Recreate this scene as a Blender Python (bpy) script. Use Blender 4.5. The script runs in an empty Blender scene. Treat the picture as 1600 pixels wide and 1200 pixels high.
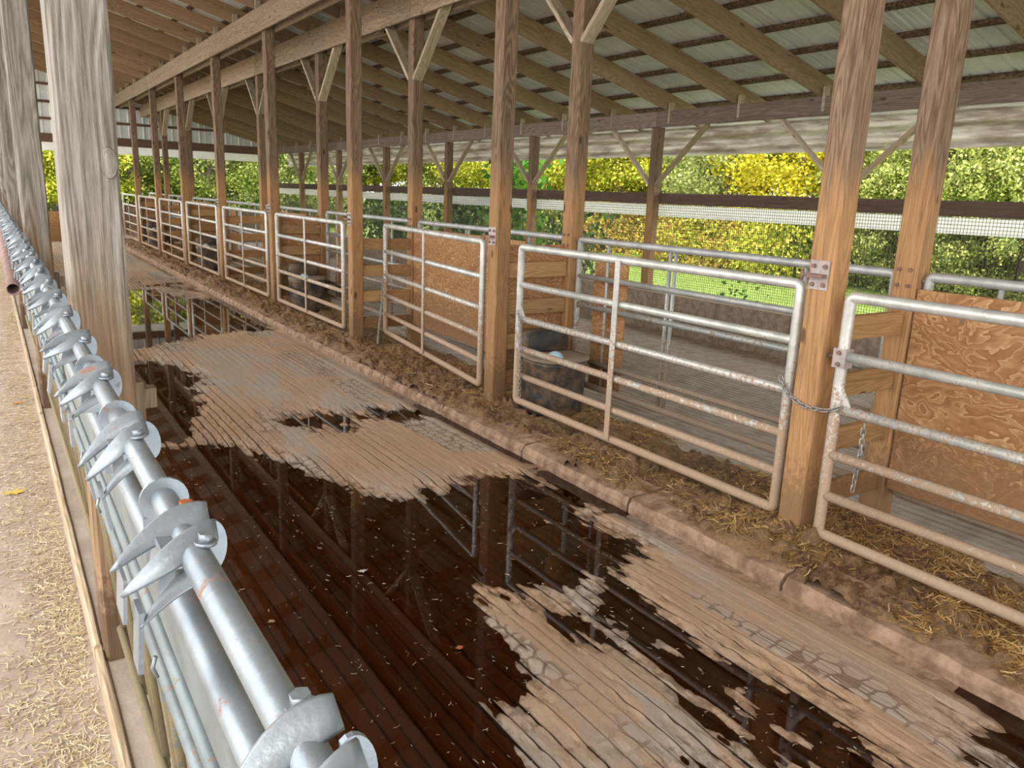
import bpy, bmesh, math, random
import numpy as np
from mathutils import Vector, Matrix
random.seed(7); RNG = np.random.default_rng(7)
PI = math.pi

# ------------------------------------------------------------------ camera, sky, sun, exposure
sc = bpy.context.scene
C = sc.collection
CAM = np.array([0., 0., 1.9]); FPX = 1212.4
yaw, pitch, roll = [math.radians(a) for a in (33.8908, 13.6029, 2.2541)]
Fv = np.array([math.sin(yaw)*math.cos(pitch), math.cos(yaw)*math.cos(pitch), -math.sin(pitch)])
R0 = np.array([math.cos(yaw), -math.sin(yaw), 0.]); U0 = np.cross(R0, Fv)
Rv = R0*math.cos(roll)+U0*math.sin(roll); Uv = -R0*math.sin(roll)+U0*math.cos(roll)
cam = bpy.data.cameras.new('camera'); cam.sensor_width = 36; cam.lens = FPX/1600*36
cam.clip_start = 0.02; cam.clip_end = 300
camo = bpy.data.objects.new('camera', cam); C.objects.link(camo)
camo.matrix_world = Matrix(((Rv[0], Uv[0], -Fv[0], CAM[0]), (Rv[1], Uv[1], -Fv[1], CAM[1]),
                            (Rv[2], Uv[2], -Fv[2], CAM[2]), (0, 0, 0, 1)))
sc.camera = camo

def at(u, v, x=None, y=None, z=None):
    """pixel of the 1600x1200 photo -> point on a plane of the place"""
    r = Fv+Rv*(u-800)/FPX-Uv*(v-600)/FPX
    t = (x-CAM[0])/r[0] if x is not None else (y-CAM[1])/r[1] if y is not None else (z-CAM[2])/r[2]
    return CAM+t*r

world = bpy.data.worlds.new('world'); sc.world = world; world.use_nodes = True
wn = world.node_tree; wn.nodes.clear()
wo = wn.nodes.new('ShaderNodeOutputWorld'); wb = wn.nodes.new('ShaderNodeBackground')
wt = wn.nodes.new('ShaderNodeTexCoord'); ws = wn.nodes.new('ShaderNodeSeparateXYZ')
wr = wn.nodes.new('ShaderNodeValToRGB')
wr.color_ramp.elements[0].color = (0.86, 0.87, 0.88, 1); wr.color_ramp.elements[1].color = (1.03, 1.01, 0.98, 1)
wn.links.new(wt.outputs['Generated'], ws.inputs[0]); wn.links.new(ws.outputs['Z'], wr.inputs[0])
wn.links.new(wr.outputs[0], wb.inputs[0]); wb.inputs[1].default_value = 1.0
wn.links.new(wb.outputs[0], wo.inputs[0])
sun = bpy.data.lights.new('sun', 'SUN'); sun.energy = 2.3; sun.angle = math.radians(35); sun.color = (1, .95, .88)
suno = bpy.data.objects.new('sun', sun); C.objects.link(suno)
suno.rotation_euler = Vector((0.30, 0.45, -0.84)).to_track_quat('-Z', 'Y').to_euler()
vs = sc.view_settings; vs.view_transform = 'Standard'; vs.look = 'None'; vs.gamma = 1.0
vs.use_curve_mapping = False; vs.exposure = 2.05

# ------------------------------------------------------------------ helpers
def tag(o, label=None, cat=None, group=None, kind=None):
    if label: o['label'] = label
    if cat: o['category'] = cat
    if group: o['group'] = group
    if kind: o['kind'] = kind
    return o

def thing(name, label, cat, loc=(0, 0, 0), group=None, kind=None, rotz=0):
    o = bpy.data.objects.new(name, None); C.objects.link(o); o.location = loc
    o.rotation_euler = (0, 0, rotz); o.empty_display_size = .1
    return tag(o, label, cat, group, kind)

def link(name, me, mat=None, parent=None, loc=(0, 0, 0), rot=None):
    o = bpy.data.objects.new(name, me); C.objects.link(o)
    if mat is not None and not me.materials: me.materials.append(mat)
    if parent is not None: o.parent = parent
    o.location = loc
    if rot is not None: o.rotation_euler = rot
    return o

class MB:
    def __init__(s): s.v = []; s.f = []; s.sm = []
    def add(s, vs_, fs, smooth=False):
        b = len(s.v); s.v += [tuple(map(float, p)) for p in vs_]
        s.f += [tuple(b+i for i in f) for f in fs]
        s.sm += list(smooth) if isinstance(smooth, (list, tuple)) else [smooth]*len(fs)
        return s
    def box(s, a, b):
        x0, y0, z0 = a; x1, y1, z1 = b
        return s.add([(x0,y0,z0),(x1,y0,z0),(x1,y1,z0),(x0,y1,z0),(x0,y0,z1),(x1,y0,z1),(x1,y1,z1),(x0,y1,z1)],
                     [(0,3,2,1),(4,5,6,7),(0,1,5,4),(1,2,6,5),(2,3,7,6),(3,0,4,7)])
    def obox(s, c, ax, ay, az):
        c, ax, ay, az = map(Vector, (c, ax, ay, az)); p = []
        for sz in (-1, 1):
            for sx, sy in ((-1,-1),(1,-1),(1,1),(-1,1)): p.append(c+ax*sx+ay*sy+az*sz)
        return s.add(p, [(0,3,2,1),(4,5,6,7),(0,1,5,4),(1,2,6,5),(2,3,7,6),(3,0,4,7)])
    def sweep(s, pts, r, n=10, closed=False, caps=True):
        pts = [Vector(p) for p in pts]; m = len(pts); rings = []
        rr = r if isinstance(r, (list, tuple)) else [r]*m
        ref = None
        for i, p in enumerate(pts):
            if closed: t = (pts[(i+1) % m]-pts[i-1])
            else: t = pts[min(i+1, m-1)]-pts[max(i-1, 0)]
            t.normalize()
            if ref is None:
                ref = Vector((0, 0, 1)) if abs(t.z) < .9 else Vector((1, 0, 0))
            a = t.cross(ref).normalized(); b = a.cross(t).normalized(); ref = b
            rings.append([p+(a*math.cos(2*PI*k/n)+b*math.sin(2*PI*k/n))*rr[i] for k in range(n)])
        vs_ = [q for g in rings for q in g]; fs = []; sm = []
        for i in range(m if closed else m-1):
            j = (i+1) % m
            for k in range(n):
                fs.append((i*n+k, i*n+(k+1) % n, j*n+(k+1) % n, j*n+k)); sm.append(True)
        if not closed and caps:
            fs.append(tuple(range(n-1, -1, -1))); fs.append(tuple((m-1)*n+k for k in range(n))); sm += [False]*2
        return s.add(vs_, fs, sm)
    def lathe(s, prof, n=20, c=(0, 0, 0), sq=0.0):
        vs_ = []; fs = []; m = len(prof)
        for r, z in prof:
            for k in range(n):
                a = 2*PI*k/n; ca, sa = math.cos(a), math.sin(a)
                q = 1/(max(abs(ca), abs(sa)))**sq if sq else 1
                vs_.append((c[0]+r*q*ca, c[1]+r*q*sa, c[2]+z))
        for i in range(m-1):
            for k in range(n): fs.append((i*n+k, i*n+(k+1) % n, (i+1)*n+(k+1) % n, (i+1)*n+k))
        fs.append(tuple(range(n-1, -1, -1))); fs.append(tuple((m-1)*n+k for k in range(n)))
        return s.add(vs_, fs, [True]*(len(fs)-2)+[False]*2)
    def mesh(s, name):
        me = bpy.data.meshes.new(name); me.from_pydata(s.v, [], s.f)
        me.polygons.foreach_set('use_smooth', s.sm); me.update(); return me
    def build(s, name, mat, parent=None, loc=(0, 0, 0), rot=None):
        return link(name, s.mesh(name), mat, parent, loc, rot)

def np_mesh(name, V, Fq, smooth=False):
    """V (n,3), Fq (m,4) quads"""
    me = bpy.data.meshes.new(name); n, m = len(V), len(Fq)
    me.vertices.add(n); me.vertices.foreach_set('co', np.asarray(V, np.float32).ravel())
    me.loops.add(m*4); me.loops.foreach_set('vertex_index', np.asarray(Fq, np.int32).ravel())
    me.polygons.add(m); me.polygons.foreach_set('loop_start', np.arange(0, m*4, 4, dtype=np.int32))
    me.polygons.foreach_set('loop_total', np.full(m, 4, np.int32))
    me.polygons.foreach_set('use_smooth', np.full(m, smooth)); me.update(calc_edges=True); me.validate(); return me

def grid_mesh(name, X, Y, Z, smooth=True):
    nr, nc = X.shape; V = np.stack([X, Y, Z], -1).reshape(-1, 3)
    i = np.arange(nr*nc).reshape(nr, nc)
    Fq = np.stack([i[:-1, :-1], i[:-1, 1:], i[1:, 1:], i[1:, :-1]], -1).reshape(-1, 4)
    return np_mesh(name, V, Fq, smooth)

_H = RNG.random((256, 256)).astype(np.float64)
def vnoise(x, y):
    xi = np.floor(x).astype(int); yi = np.floor(y).astype(int); fx = x-xi; fy = y-yi
    fx = fx*fx*(3-2*fx); fy = fy*fy*(3-2*fy)
    g = lambda a, b: _H[a % 256, b % 256]
    return (g(xi, yi)*(1-fx)+g(xi+1, yi)*fx)*(1-fy)+(g(xi, yi+1)*(1-fx)+g(xi+1, yi+1)*fx)*fy-.5
def fbm(x, y, o=4):
    s = 0; a = 1
    for k in range(o): s = s+a*vnoise(x*2**k+17.3*k, y*2**k+9.1*k); a *= .5
    return s

_tc = {}
def timber_mesh(L, w, h, ch=.006, seed=0, rough=.0025):
    """squared timber, long axis local +Z, section w (x) by h (y) centred"""
    key = (round(L, 3), w, h, seed)
    if key in _tc: return _tc[key].copy() if False else _tc[key]
    rnd = random.Random(seed*31+int(L*100)); n = max(2, int(L/.35)+1); vs_ = []; fs = []
    for i in range(n+1):
        z = L*i/n; a, b = w/2, h/2
        for (x, y) in ((-a+ch,-b),(a-ch,-b),(a,-b+ch),(a,b-ch),(a-ch,b),(-a+ch,b),(-a,b-ch),(-a,-b+ch)):
            j = rough
            vs_.append((x+rnd.uniform(-j, j), y+rnd.uniform(-j, j), z))
    for i in range(n):
        for k in range(8): fs.append((i*8+k, i*8+(k+1) % 8, (i+1)*8+(k+1) % 8, (i+1)*8+k))
    fs.append(tuple(range(7, -1, -1))); fs.append(tuple(n*8+k for k in range(8)))
    me = bpy.data.meshes.new('timber'); me.from_pydata(vs_, [], fs); me.update(); _tc[key] = me; return me

def timber(name, p0, p1, w, h, mat, parent=None, base=(0, 0, 0), up=(0, 0, 1), seed=None, ch=.005, rough=.002):
    """timber from p0 to p1 (world); w is the size across, h the size along 'up' (section axes)"""
    p0, p1, up = Vector(p0), Vector(p1), Vector(up); d = (p1-p0); L = d.length; d.normalize()
    x = up.cross(d).normalized() if up.cross(d).length > 1e-5 else Vector((1, 0, 0)); y = d.cross(x).normalized()
    me = timber_mesh(L, w, h, ch, random.randrange(4) if seed is None else seed, rough)
    o = bpy.data.objects.new(name, me); C.objects.link(o)
    if not me.materials: me.materials.append(mat)
    o.material_slots[0].link = 'OBJECT'; o.material_slots[0].material = mat
    o.rotation_euler = Matrix((x, y, d)).transposed().to_euler()
    o.location = p0-Vector(base)
    if parent is not None: o.parent = parent
    return o

# ------------------------------------------------------------------ materials
def newmat(name):
    m = bpy.data.materials.new(name); m.use_nodes = True; nt = m.node_tree; nt.nodes.clear()
    out = nt.nodes.new('ShaderNodeOutputMaterial'); b = nt.nodes.new('ShaderNodeBsdfPrincipled')
    nt.links.new(b.outputs[0], out.inputs[0]); return m, nt, b, out
class G:
    """tiny node graph writer"""
    def __init__(s, nt): s.nt = nt
    def n(s, t, ins=None, **kw):
        nd = s.nt.nodes.new(t)
        for k, v in kw.items(): setattr(nd, k, v)
        for k, v in (ins or {}).items(): s.set(nd.inputs[k], v)
        return nd
    def set(s, sock, v):
        if hasattr(v, 'node'): s.nt.links.new(v, sock)
        else: sock.default_value = v
    def math(s, op, a, b=0.0, c=None, clamp=False):
        nd = s.n('ShaderNodeMath', {0: a, 1: b}, operation=op, use_clamp=clamp)
        if c is not None: s.set(nd.inputs[2], c)
        return nd.outputs[0]
    def mix(s, f, a, b, mode='MIX'):
        nd = s.n('ShaderNodeMix', data_type='RGBA', blend_type=mode)
        s.set(nd.inputs[0], f); s.set(nd.inputs[6], col(a)); s.set(nd.inputs[7], col(b)); return nd.outputs[2]
    def noise(s, vec, scale, detail=4, rough=.55, dist=0.0):
        nd = s.n('ShaderNodeTexNoise', {'Scale': scale, 'Detail': detail, 'Roughness': rough, 'Distortion': dist})
        if vec is not None: s.set(nd.inputs['Vector'], vec)
        return nd.outputs[0]
    def ramp(s, f, stops):
        nd = s.n('ShaderNodeValToRGB', {0: f}); e = nd.color_ramp.elements
        while len(e) < len(stops): e.new(.5)
        for i, (p, c) in enumerate(stops): e[i].position = p; e[i].color = col(c) if isinstance(c, (tuple, list)) else (c, c, c, 1)
        return nd.outputs[0]
    def smooth(s, v, lo, hi):
        nd = s.n('ShaderNodeMapRange', {0: v, 1: lo, 2: hi, 3: 0.0, 4: 1.0}, interpolation_type='SMOOTHSTEP'); return nd.outputs[0]
    def scalev(s, v, sc_):
        nd = s.n('ShaderNodeVectorMath', {0: v, 1: sc_}, operation='MULTIPLY'); return nd.outputs[0]
    def addv(s, v, w):
        nd = s.n('ShaderNodeVectorMath', {0: v, 1: w}, operation='ADD'); return nd.outputs[0]
    def bump(s, h, strength=.3, dist=.01):
        nd = s.n('ShaderNodeBump', {'Strength': strength, 'Distance': dist, 'Height': h}); return nd.outputs[0]
def col(c): return tuple(c)+(1,) if isinstance(c, (tuple, list)) and len(c) == 3 else c

def objvec(g):
    tc = g.n('ShaderNodeTexCoord').outputs['Object']; rnd = g.n('ShaderNodeObjectInfo').outputs['Random']
    off = g.n('ShaderNodeCombineXYZ', {0: g.math('MULTIPLY', rnd, 13.7), 1: g.math('MULTIPLY', rnd, 41.3), 2: g.math('MULTIPLY', rnd, 77.1)}).outputs[0]
    return tc, g.addv(tc, off), rnd
def worldz(g):
    return g.n('ShaderNodeSeparateXYZ', {0: g.n('ShaderNodeNewGeometry').outputs['Position']}).outputs

def wood_mat(name, dark, mid, light, low=None, zt=2.05, zw=.22, mud=None, grain=1.0, bumps=.35, rough=.75, knots=True, mudz=(.85, .10)):
    m, nt, b, out = newmat(name); g = G(nt); tc, v, rnd = objvec(g)
    st = g.scalev(v, (1, 1, .045))
    rings = g.noise(g.scalev(v, (1, 1, .10)), 5.5, 2, .5, .3)
    band = g.math('FRACT', g.math('MULTIPLY', rings, 24*grain))
    band = g.math('ABSOLUTE', g.math('SUBTRACT', g.math('MULTIPLY', band, 2), 1))
    fine = g.noise(st, 210, 5, .7); broad = g.noise(st, 20, 4, .6)
    f = g.math('ADD', g.math('ADD', g.math('MULTIPLY', band, .24), g.math('MULTIPLY', fine, .75)), g.math('MULTIPLY', broad, .45))
    c = g.ramp(f, [(.38, dark), (.62, mid), (.92, light)])
    hgt = f
    if low:
        z = worldz(g)[2]
        zz = g.math('ADD', z, g.math('MULTIPLY', g.math('SUBTRACT', broad, .5), .9))
        lowc = g.ramp(f, [(.36, tuple(k*.42 for k in low)), (.60, low), (.92, tuple(min(1, k*1.5) for k in low))])
        c = g.mix(g.smooth(zz, zt+zw, zt-zw), c, lowc)
    if mud:
        z = worldz(g)[2]; sp = g.noise(tc, 26, 4, .7)
        k = g.math('ADD', g.smooth(z, mudz[0], mudz[1]), g.math('MULTIPLY', g.math('SUBTRACT', sp, .5), 1.6))
        c = g.mix(g.math('MULTIPLY', g.smooth(k, .28, .75), .85), c, mud)
    if knots:
        vo = g.n('ShaderNodeTexVoronoi', {'Vector': g.scalev(v, (5, 5, 2.2)), 'Scale': 1.0}).outputs['Distance']
        c = g.mix(g.math('MULTIPLY', g.smooth(vo, .12, .06), .75), c, tuple(k*.6 for k in dark))
    tint = g.math('ADD', .82, g.math('MULTIPLY', rnd, .36))
    c = g.mix(1.0, c, g.n('ShaderNodeCombineXYZ', {0: tint, 1: tint, 2: tint}).outputs[0], 'MULTIPLY')
    g.set(b.inputs['Base Color'], c); b.inputs['Roughness'].default_value = rough
    b.inputs['Specular IOR Level'].default_value = .25
    g.set(b.inputs['Normal'], g.bump(hgt, bumps, .006)); return m

def metal_mat(name, base, dirt=None, ztop=1.0, zbot=.2, rust=.0, rough=.42, metallic=.55, spot=.5):
    m, nt, b, out = newmat(name); g = G(nt); tc, v, rnd = objvec(g)
    pos = g.n('ShaderNodeNewGeometry').outputs['Position']
    n1 = g.noise(pos, 9, 4, .6); n2 = g.noise(pos, 70, 3, .7); n3 = g.noise(pos, 38, 5, .75)
    c = g.mix(g.smooth(n1, .3, .7), tuple(k*.78 for k in base), tuple(min(1, k*1.12) for k in base))
    c = g.mix(g.math('MULTIPLY', g.smooth(n2, .55, .72), .35), c, tuple(min(1, k*1.3) for k in base))
    rg = rough; fac = None
    if dirt:
        z = worldz(g)[2]
        k = g.math('ADD', g.smooth(z, ztop, zbot), g.math('MULTIPLY', g.math('SUBTRACT', n3, .5), 2.4))
        k = g.math('ADD', k, g.math('MULTIPLY', g.math('SUBTRACT', n1, .5), 1.2))
        fac = g.smooth(k, .40, .62); c = g.mix(g.math('MULTIPLY', fac, .9), c, g.mix(n2, tuple(q*.7 for q in dirt), tuple(q*1.25 for q in dirt)))
    if rust:
        rr = g.smooth(g.noise(pos, 24, 5, .7), .62-rust*.1, .70)
        c = g.mix(g.math('MULTIPLY', rr, .8), c, (.30, .12, .055)); 
        fac = g.math('MAXIMUM', fac, rr) if fac is not None else rr
    g.set(b.inputs['Base Color'], c)
    if fac is not None:
        g.set(b.inputs['Metallic'], g.math('MULTIPLY', g.math('SUBTRACT', 1.0, fac), metallic))
        g.set(b.inputs['Roughness'], g.math('ADD', rough, g.math('MULTIPLY', fac, .35)))
    else: b.inputs['Metallic'].default_value = metallic; b.inputs['Roughness'].default_value = rough
    g.set(b.inputs['Normal'], g.bump(g.math('ADD', n2, n3), .15, .003)); return m

def plain(name, c, rough=.6, metallic=0, var=.25, scale=8, bumps=.1, c2=None, spec=.3):
    m, nt, b, out = newmat(name); g = G(nt); tc, v, rnd = objvec(g)
    n1 = g.noise(v, scale, 5, .6)
    a = c2 or tuple(k*(1-var) for k in c)
    g.set(b.inputs['Base Color'], g.mix(g.smooth(n1, .32, .68), a, c))
    b.inputs['Roughness'].default_value = rough; b.inputs['Metallic'].default_value = metallic
    b.inputs['Specular IOR Level'].default_value = spec
    if bumps: g.set(b.inputs['Normal'], g.bump(g.noise(v, scale*6, 4, .6), bumps, .005))
    return m

MUD = (.27, .16, .085)
M = {}
M['post'] = wood_mat('post_wood', (.055, .032, .019), (.14, .086, .053), (.28, .195, .13), low=(.31, .172, .077), mud=(.22, .125, .062))
M['post_left'] = wood_mat('weathered_wood', (.06, .05, .043), (.20, .18, .155), (.40, .375, .335), low=(.22, .145, .085), zt=1.55, zw=.30, grain=.8, bumps=.7, knots=False, mud=(.10, .06, .035), mudz=(.95, .45))
M['beam'] = wood_mat('beam_wood', (.12, .085, .06), (.25, .18, .125), (.40, .31, .22))
M['beam_low'] = wood_mat('low_beam_wood', (.085, .06, .048), (.17, .125, .10), (.27, .21, .17))
M['rafter'] = wood_mat('rafter_wood', (.15, .095, .055), (.27, .18, .105), (.38, .27, .165), bumps=.15)
M['brace'] = wood_mat('brace_wood', (.17, .125, .085), (.33, .26, .18), (.52, .43, .32))
M['board'] = wood_mat('divider_wood', (.22, .115, .045), (.42, .24, .10), (.55, .35, .17), mud=(.24, .13, .065))
M['rail_board'] = wood_mat('rail_wood', (.06, .033, .022), (.115, .066, .045), (.18, .11, .08))
M['sill'] = wood_mat('sill_wood', (.20, .14, .085), (.36, .265, .17), (.50, .40, .28))
M['galv'] = metal_mat('galvanised_gate', (.66, .65, .61), dirt=(.42, .275, .165), ztop=1.55, zbot=.1, rough=.45, metallic=.45)
M['galv_pen'] = metal_mat('galvanised_pen', (.50, .51, .49), dirt=(.30, .20, .125), ztop=1.5, zbot=.1, rough=.5, metallic=.4)
M['lock'] = metal_mat('galvanised_headlock', (.30, .345, .385), rust=.22, rough=.40, metallic=.55)
M['lock_low'] = metal_mat('galvanised_headlock_low', (.20, .24, .25), dirt=(.22, .165, .075), ztop=1.45, zbot=.6, rust=.1, rough=.5, metallic=.4)
M['rust'] = metal_mat('rusty_steel', (.26, .16, .13), rust=.5, rough=.7, metallic=.3)
M['rust_plate'] = metal_mat('rusty_plate', (.48, .42, .40), rust=.9, rough=.65, metallic=.3)
M['rust_bolt'] = plain('rusty_bolt', (.55, .16, .05), .7, .2, .5, 60)
M['rust_pipe'] = plain('rusty_pipe', (.33, .22, .20), .65, .2, .3, 14)
M['roof'] = plain('roof_sheet_metal', (.62, .63, .60), .5, .1, .12, 3, .03)
M['siding'] = plain('gable_siding', (.70, .72, .72), .45, .1, .1, 3, .03)
M['purlin'] = plain('purlin_wood', (.20, .135, .08), .9, 0, .5, 30, .6, c2=(.045, .028, .018))
M['lowwall'] = plain('low_wall', (.37, .30, .23), .85, 0, .3, 12, .3, c2=(.23, .165, .115))
M['black'] = plain('black_plastic', (.035, .037, .04), .5, 0, .3, 9, .2, c2=(.20, .125, .07), spec=.4)
M['lid'] = plain('tank_lid', (.26, .22, .18), .8, 0, .3, 12, .3, c2=(.36, .26, .17))
M['ball'] = plain('blue_ball', (.46, .66, .76), .35, 0, .08, 5, .0)
M['wire'] = plain('wire_mesh', (.10, .085, .075), .6, .3, .2, 20, 0)
M['kerb'] = plain('kerb_concrete', (.45, .30, .20), .85, 0, .3, 11, .8, c2=(.21, .125, .08))
M['chain'] = metal_mat('chain_steel', (.42, .40, .38), rust=.3, rough=.45, metallic=.7)

def sheet_mat(name, c, c2, tr, scale):
    m, nt, b, out = newmat(name); g = G(nt); pos = g.n('ShaderNodeNewGeometry').outputs['Position']
    n1 = g.noise(g.scalev(pos, (1, .25, 1.6)), scale, 5, .65); cc = g.mix(g.smooth(n1, .36, .66), c2, c)
    g.set(b.inputs['Base Color'], cc); b.inputs['Roughness'].default_value = .5
    t = g.n('ShaderNodeBsdfTranslucent', {0: cc}); mx = g.n('ShaderNodeMixShader', {0: tr, 1: b.outputs[0], 2: t.outputs[0]})
    nt.links.new(mx.outputs[0], out.inputs[0]); return m
M['white'] = sheet_mat('white_strip_sheet', (.92, .90, .90), (.84, .82, .82), .5, 6)
M['fascia'] = sheet_mat('eave_curtain', (.60, .56, .49), (.27, .215, .165), .25, 7)

def ply_mat():
    m, nt, b, out = newmat('plywood'); g = G(nt); tc, v, rnd = objvec(g)
    w = g.addv(g.scalev(v, (1, 1, 2.2)), g.scalev(g.n('ShaderNodeTexNoise', {'Vector': v, 'Scale': 3.0, 'Detail': 3.0}).outputs[1], (.3, .3, .5)))
    ring = g.noise(w, 2.6, 3, .5, .6)
    band = g.math('FRACT', g.math('MULTIPLY', ring, 13)); fl = g.noise(g.scalev(v, (1, 1, 2)), 45, 4, .7)
    f = g.math('ADD', g.math('MULTIPLY', band, .7), g.math('MULTIPLY', fl, .5))
    c = g.ramp(f, [(.2, (.30, .135, .055)), (.6, (.40, .205, .09)), (.85, (.49, .285, .135)), (1, (.64, .43, .23))])
    z = worldz(g)[2]; sp = g.noise(tc, 20, 5, .75)
    k = g.math('ADD', g.smooth(z, 1.2, .2), g.math('MULTIPLY', g.math('SUBTRACT', sp, .5), 2.2))
    c = g.mix(g.math('MULTIPLY', g.smooth(k, .45, .8), .7), c, (.27, .145, .07))
    g.set(b.inputs['Base Color'], c); b.inputs['Roughness'].default_value = .7; b.inputs['Specular IOR Level'].default_value = .25
    g.set(b.inputs['Normal'], g.bump(f, .2, .004)); return m
M['ply'] = ply_mat()

def floor_mat():
    m, nt, b, out = newmat('alley_concrete'); g = G(nt); pos = g.n('ShaderNodeNewGeometry').outputs['Position']
    xyz = g.n('ShaderNodeSeparateXYZ', {0: pos}).outputs
    st = g.scalev(pos, (1, .35, 1))
    big = g.noise(st, 1.3, 4, .6, .6); mid = g.noise(g.scalev(pos, (1, .25, 1)), 9, 4, .65); fine = g.noise(pos, 90, 3, .7)
    c = g.mix(g.smooth(big, .38, .60), (.42, .355, .30), (.44, .285, .175))
    c = g.mix(g.smooth(mid, .42, .70), c, (.50, .335, .215))
    c = g.mix(g.math('MULTIPLY', g.smooth(fine, .50, .75), .6), c, (.30, .205, .135))
    # bands of worn diamond pattern cast into the concrete
    vv = g.n('ShaderNodeTexVoronoi', {'Vector': g.scalev(pos, (13.5, 11, 0)), 'Scale': 1.0, 'Randomness': .55}, feature='DISTANCE_TO_EDGE').outputs['Distance']
    wob = g.math('ADD', xyz[0], g.math('MULTIPLY', g.math('SUBTRACT', g.noise(pos, .8, 2), .5), .25))
    msk = g.smooth(g.math('PINGPONG', g.math('SUBTRACT', wob, 2.24), .60), .44, .48)
    msk = g.math('MULTIPLY', msk, g.smooth(g.noise(pos, .9, 2), .44, .54))
    gro = g.math('MULTIPLY', g.smooth(vv, .10, .05), msk)
    c = g.mix(g.math('MULTIPLY', msk, .55), c, g.mix(mid, (.46, .42, .385), (.40, .33, .27)))
    c = g.mix(g.math('MULTIPLY', gro, .75), c, (.20, .12, .075))
    # dark wet manure: sits in hollows and by the far end
    sp = g.noise(pos, 16, 5, .72)
    wet = g.smooth(g.math('SUBTRACT', g.math('MULTIPLY', g.math('SUBTRACT', sp, .5), .045), xyz[2]), -.010, .001)
    soil = g.n('ShaderNodeAttribute', attribute_name='soil').outputs['Fac']
    c = g.mix(g.math('MULTIPLY', g.smooth(soil, .25, .8), .9), c, (.06, .034, .02))
    c = g.mix(g.math('MULTIPLY', wet, .62), c, (.10, .052, .026))
    g.set(b.inputs['Base Color'], c)
    g.set(b.inputs['Roughness'], g.math('SUBTRACT', .80, g.math('MULTIPLY', wet, .35)))
    b.inputs['Specular IOR Level'].default_value = .35
    h = g.math('SUBTRACT', g.math('ADD', g.math('MULTIPLY', fine, .35), g.math('MULTIPLY', sp, .5)), g.math('MULTIPLY', gro, 1.2))
    g.set(b.inputs['Normal'], g.bump(h, .5, .008)); return m
M['floor'] = floor_mat()

def water_mat():
    m, nt, b, out = newmat('puddle_water'); nt.nodes.remove(b); g = G(nt)
    pos = g.n('ShaderNodeNewGeometry').outputs['Position']
    n = g.bump(g.noise(pos, 5, 2, .5), .012, .01)
    t = g.n('ShaderNodeBsdfTransparent', {0: (.60, .35, .165, 1)})
    gl = g.n('ShaderNodeBsdfGlossy', {'Color': (1, 1, 1, 1), 'Roughness': .02, 'Normal': n})
    fr = g.n('ShaderNodeFresnel', {'IOR': 1.36, 'Normal': n}).outputs[0]
    mx = g.n('ShaderNodeMixShader', {0: fr, 1: t.outputs[0], 2: gl.outputs[0]})
    nt.links.new(mx.outputs[0], out.inputs[0]); return m
M['water'] = water_mat()

def manure_mat():
    m, nt, b, out = newmat('manure_bedding'); g = G(nt); pos = g.n('ShaderNodeNewGeometry').outputs['Position']
    a = g.noise(pos, 4, 4, .65); f = g.noise(pos, 38, 5, .75); s = g.noise(g.scalev(pos, (1, 1, 2)), 110, 3, .7)
    c = g.mix(g.smooth(a, .35, .65), (.17, .09, .048), (.36, .215, .105))
    c = g.mix(g.smooth(f, .45, .7), c, (.44, .28, .125)); c = g.mix(g.math('MULTIPLY', g.smooth(s, .55, .75), .6), c, (.05, .03, .022))
    g.set(b.inputs['Base Color'], c); b.inputs['Roughness'].default_value = .75
    g.set(b.inputs['Normal'], g.bump(g.math('ADD', f, s), .8, .02)); return m
M['manure'] = manure_mat()
M['slat'] = plain('slat_concrete', (.50, .44, .375), .8, 0, .3, 6, .3, c2=(.37, .305, .245))
M['feed'] = plain('feed_concrete', (.40, .33, .275), .85, 0, .2, 5, .8, c2=(.30, .24, .195))

def island(name, stops, transl=.0, rough=.6):
    m, nt, b, out = newmat(name); g = G(nt)
    r = g.n('ShaderNodeNewGeometry').outputs['Random Per Island']
    c = g.ramp(r, stops); g.set(b.inputs['Base Color'], c); b.inputs['Roughness'].default_value = rough
    b.inputs['Specular IOR Level'].default_value = .2
    if transl:
        t = g.n('ShaderNodeBsdfTranslucent', {0: c}); mx = g.n('ShaderNodeMixShader', {0: transl, 1: b.outputs[0], 2: t.outputs[0]})
        nt.links.new(mx.outputs[0], out.inputs[0])
    return m
M['straw'] = island('straw', [(0, (.20, .105, .035)), (.45, (.44, .245, .075)), (.8, (.66, .43, .17)), (1, (.82, .66, .38))])
M['hay'] = island('hay', [(0, (.30, .21, .11)), (.5, (.50, .40, .23)), (1, (.68, .60, .42))])
M['debris'] = island('debris', [(0, (.30, .20, .11)), (.6, (.62, .50, .36)), (1, (.85, .78, .68))])
LTR = .22
M['leaf_y'] = island('leaves_yellow', [(0, (.16, .16, .012)), (.3, (.46, .40, .02)), (.75, (.68, .56, .035)), (1, (.36, .40, .05))], LTR)
M['leaf_yg'] = island('leaves_yellow_green', [(0, (.13, .17, .015)), (.4, (.34, .38, .03)), (.8, (.58, .55, .06)), (1, (.66, .58, .11))], LTR)
M['leaf_g'] = island('leaves_green', [(0, (.05, .08, .012)), (.5, (.14, .19, .03)), (.85, (.27, .30, .06)), (1, (.46, .45, .14))], .3)
M['leaf_pale'] = island('leaves_pale', [(0, (.14, .19, .05)), (.5, (.34, .40, .13)), (1, (.60, .60, .27))], .3)
M['leaf_cedar'] = island('leaves_cedar', [(0, (.06, .10, .02)), (.35, (.27, .32, .06)), (.8, (.55, .58, .17)), (1, (.72, .70, .32))], .25)
M['leaf_bush'] = island('leaves_bush', [(0, (.30, .15, .05)), (.4, (.50, .33, .08)), (.7, (.55, .50, .07)), (1, (.30, .36, .06))], .3)
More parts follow.
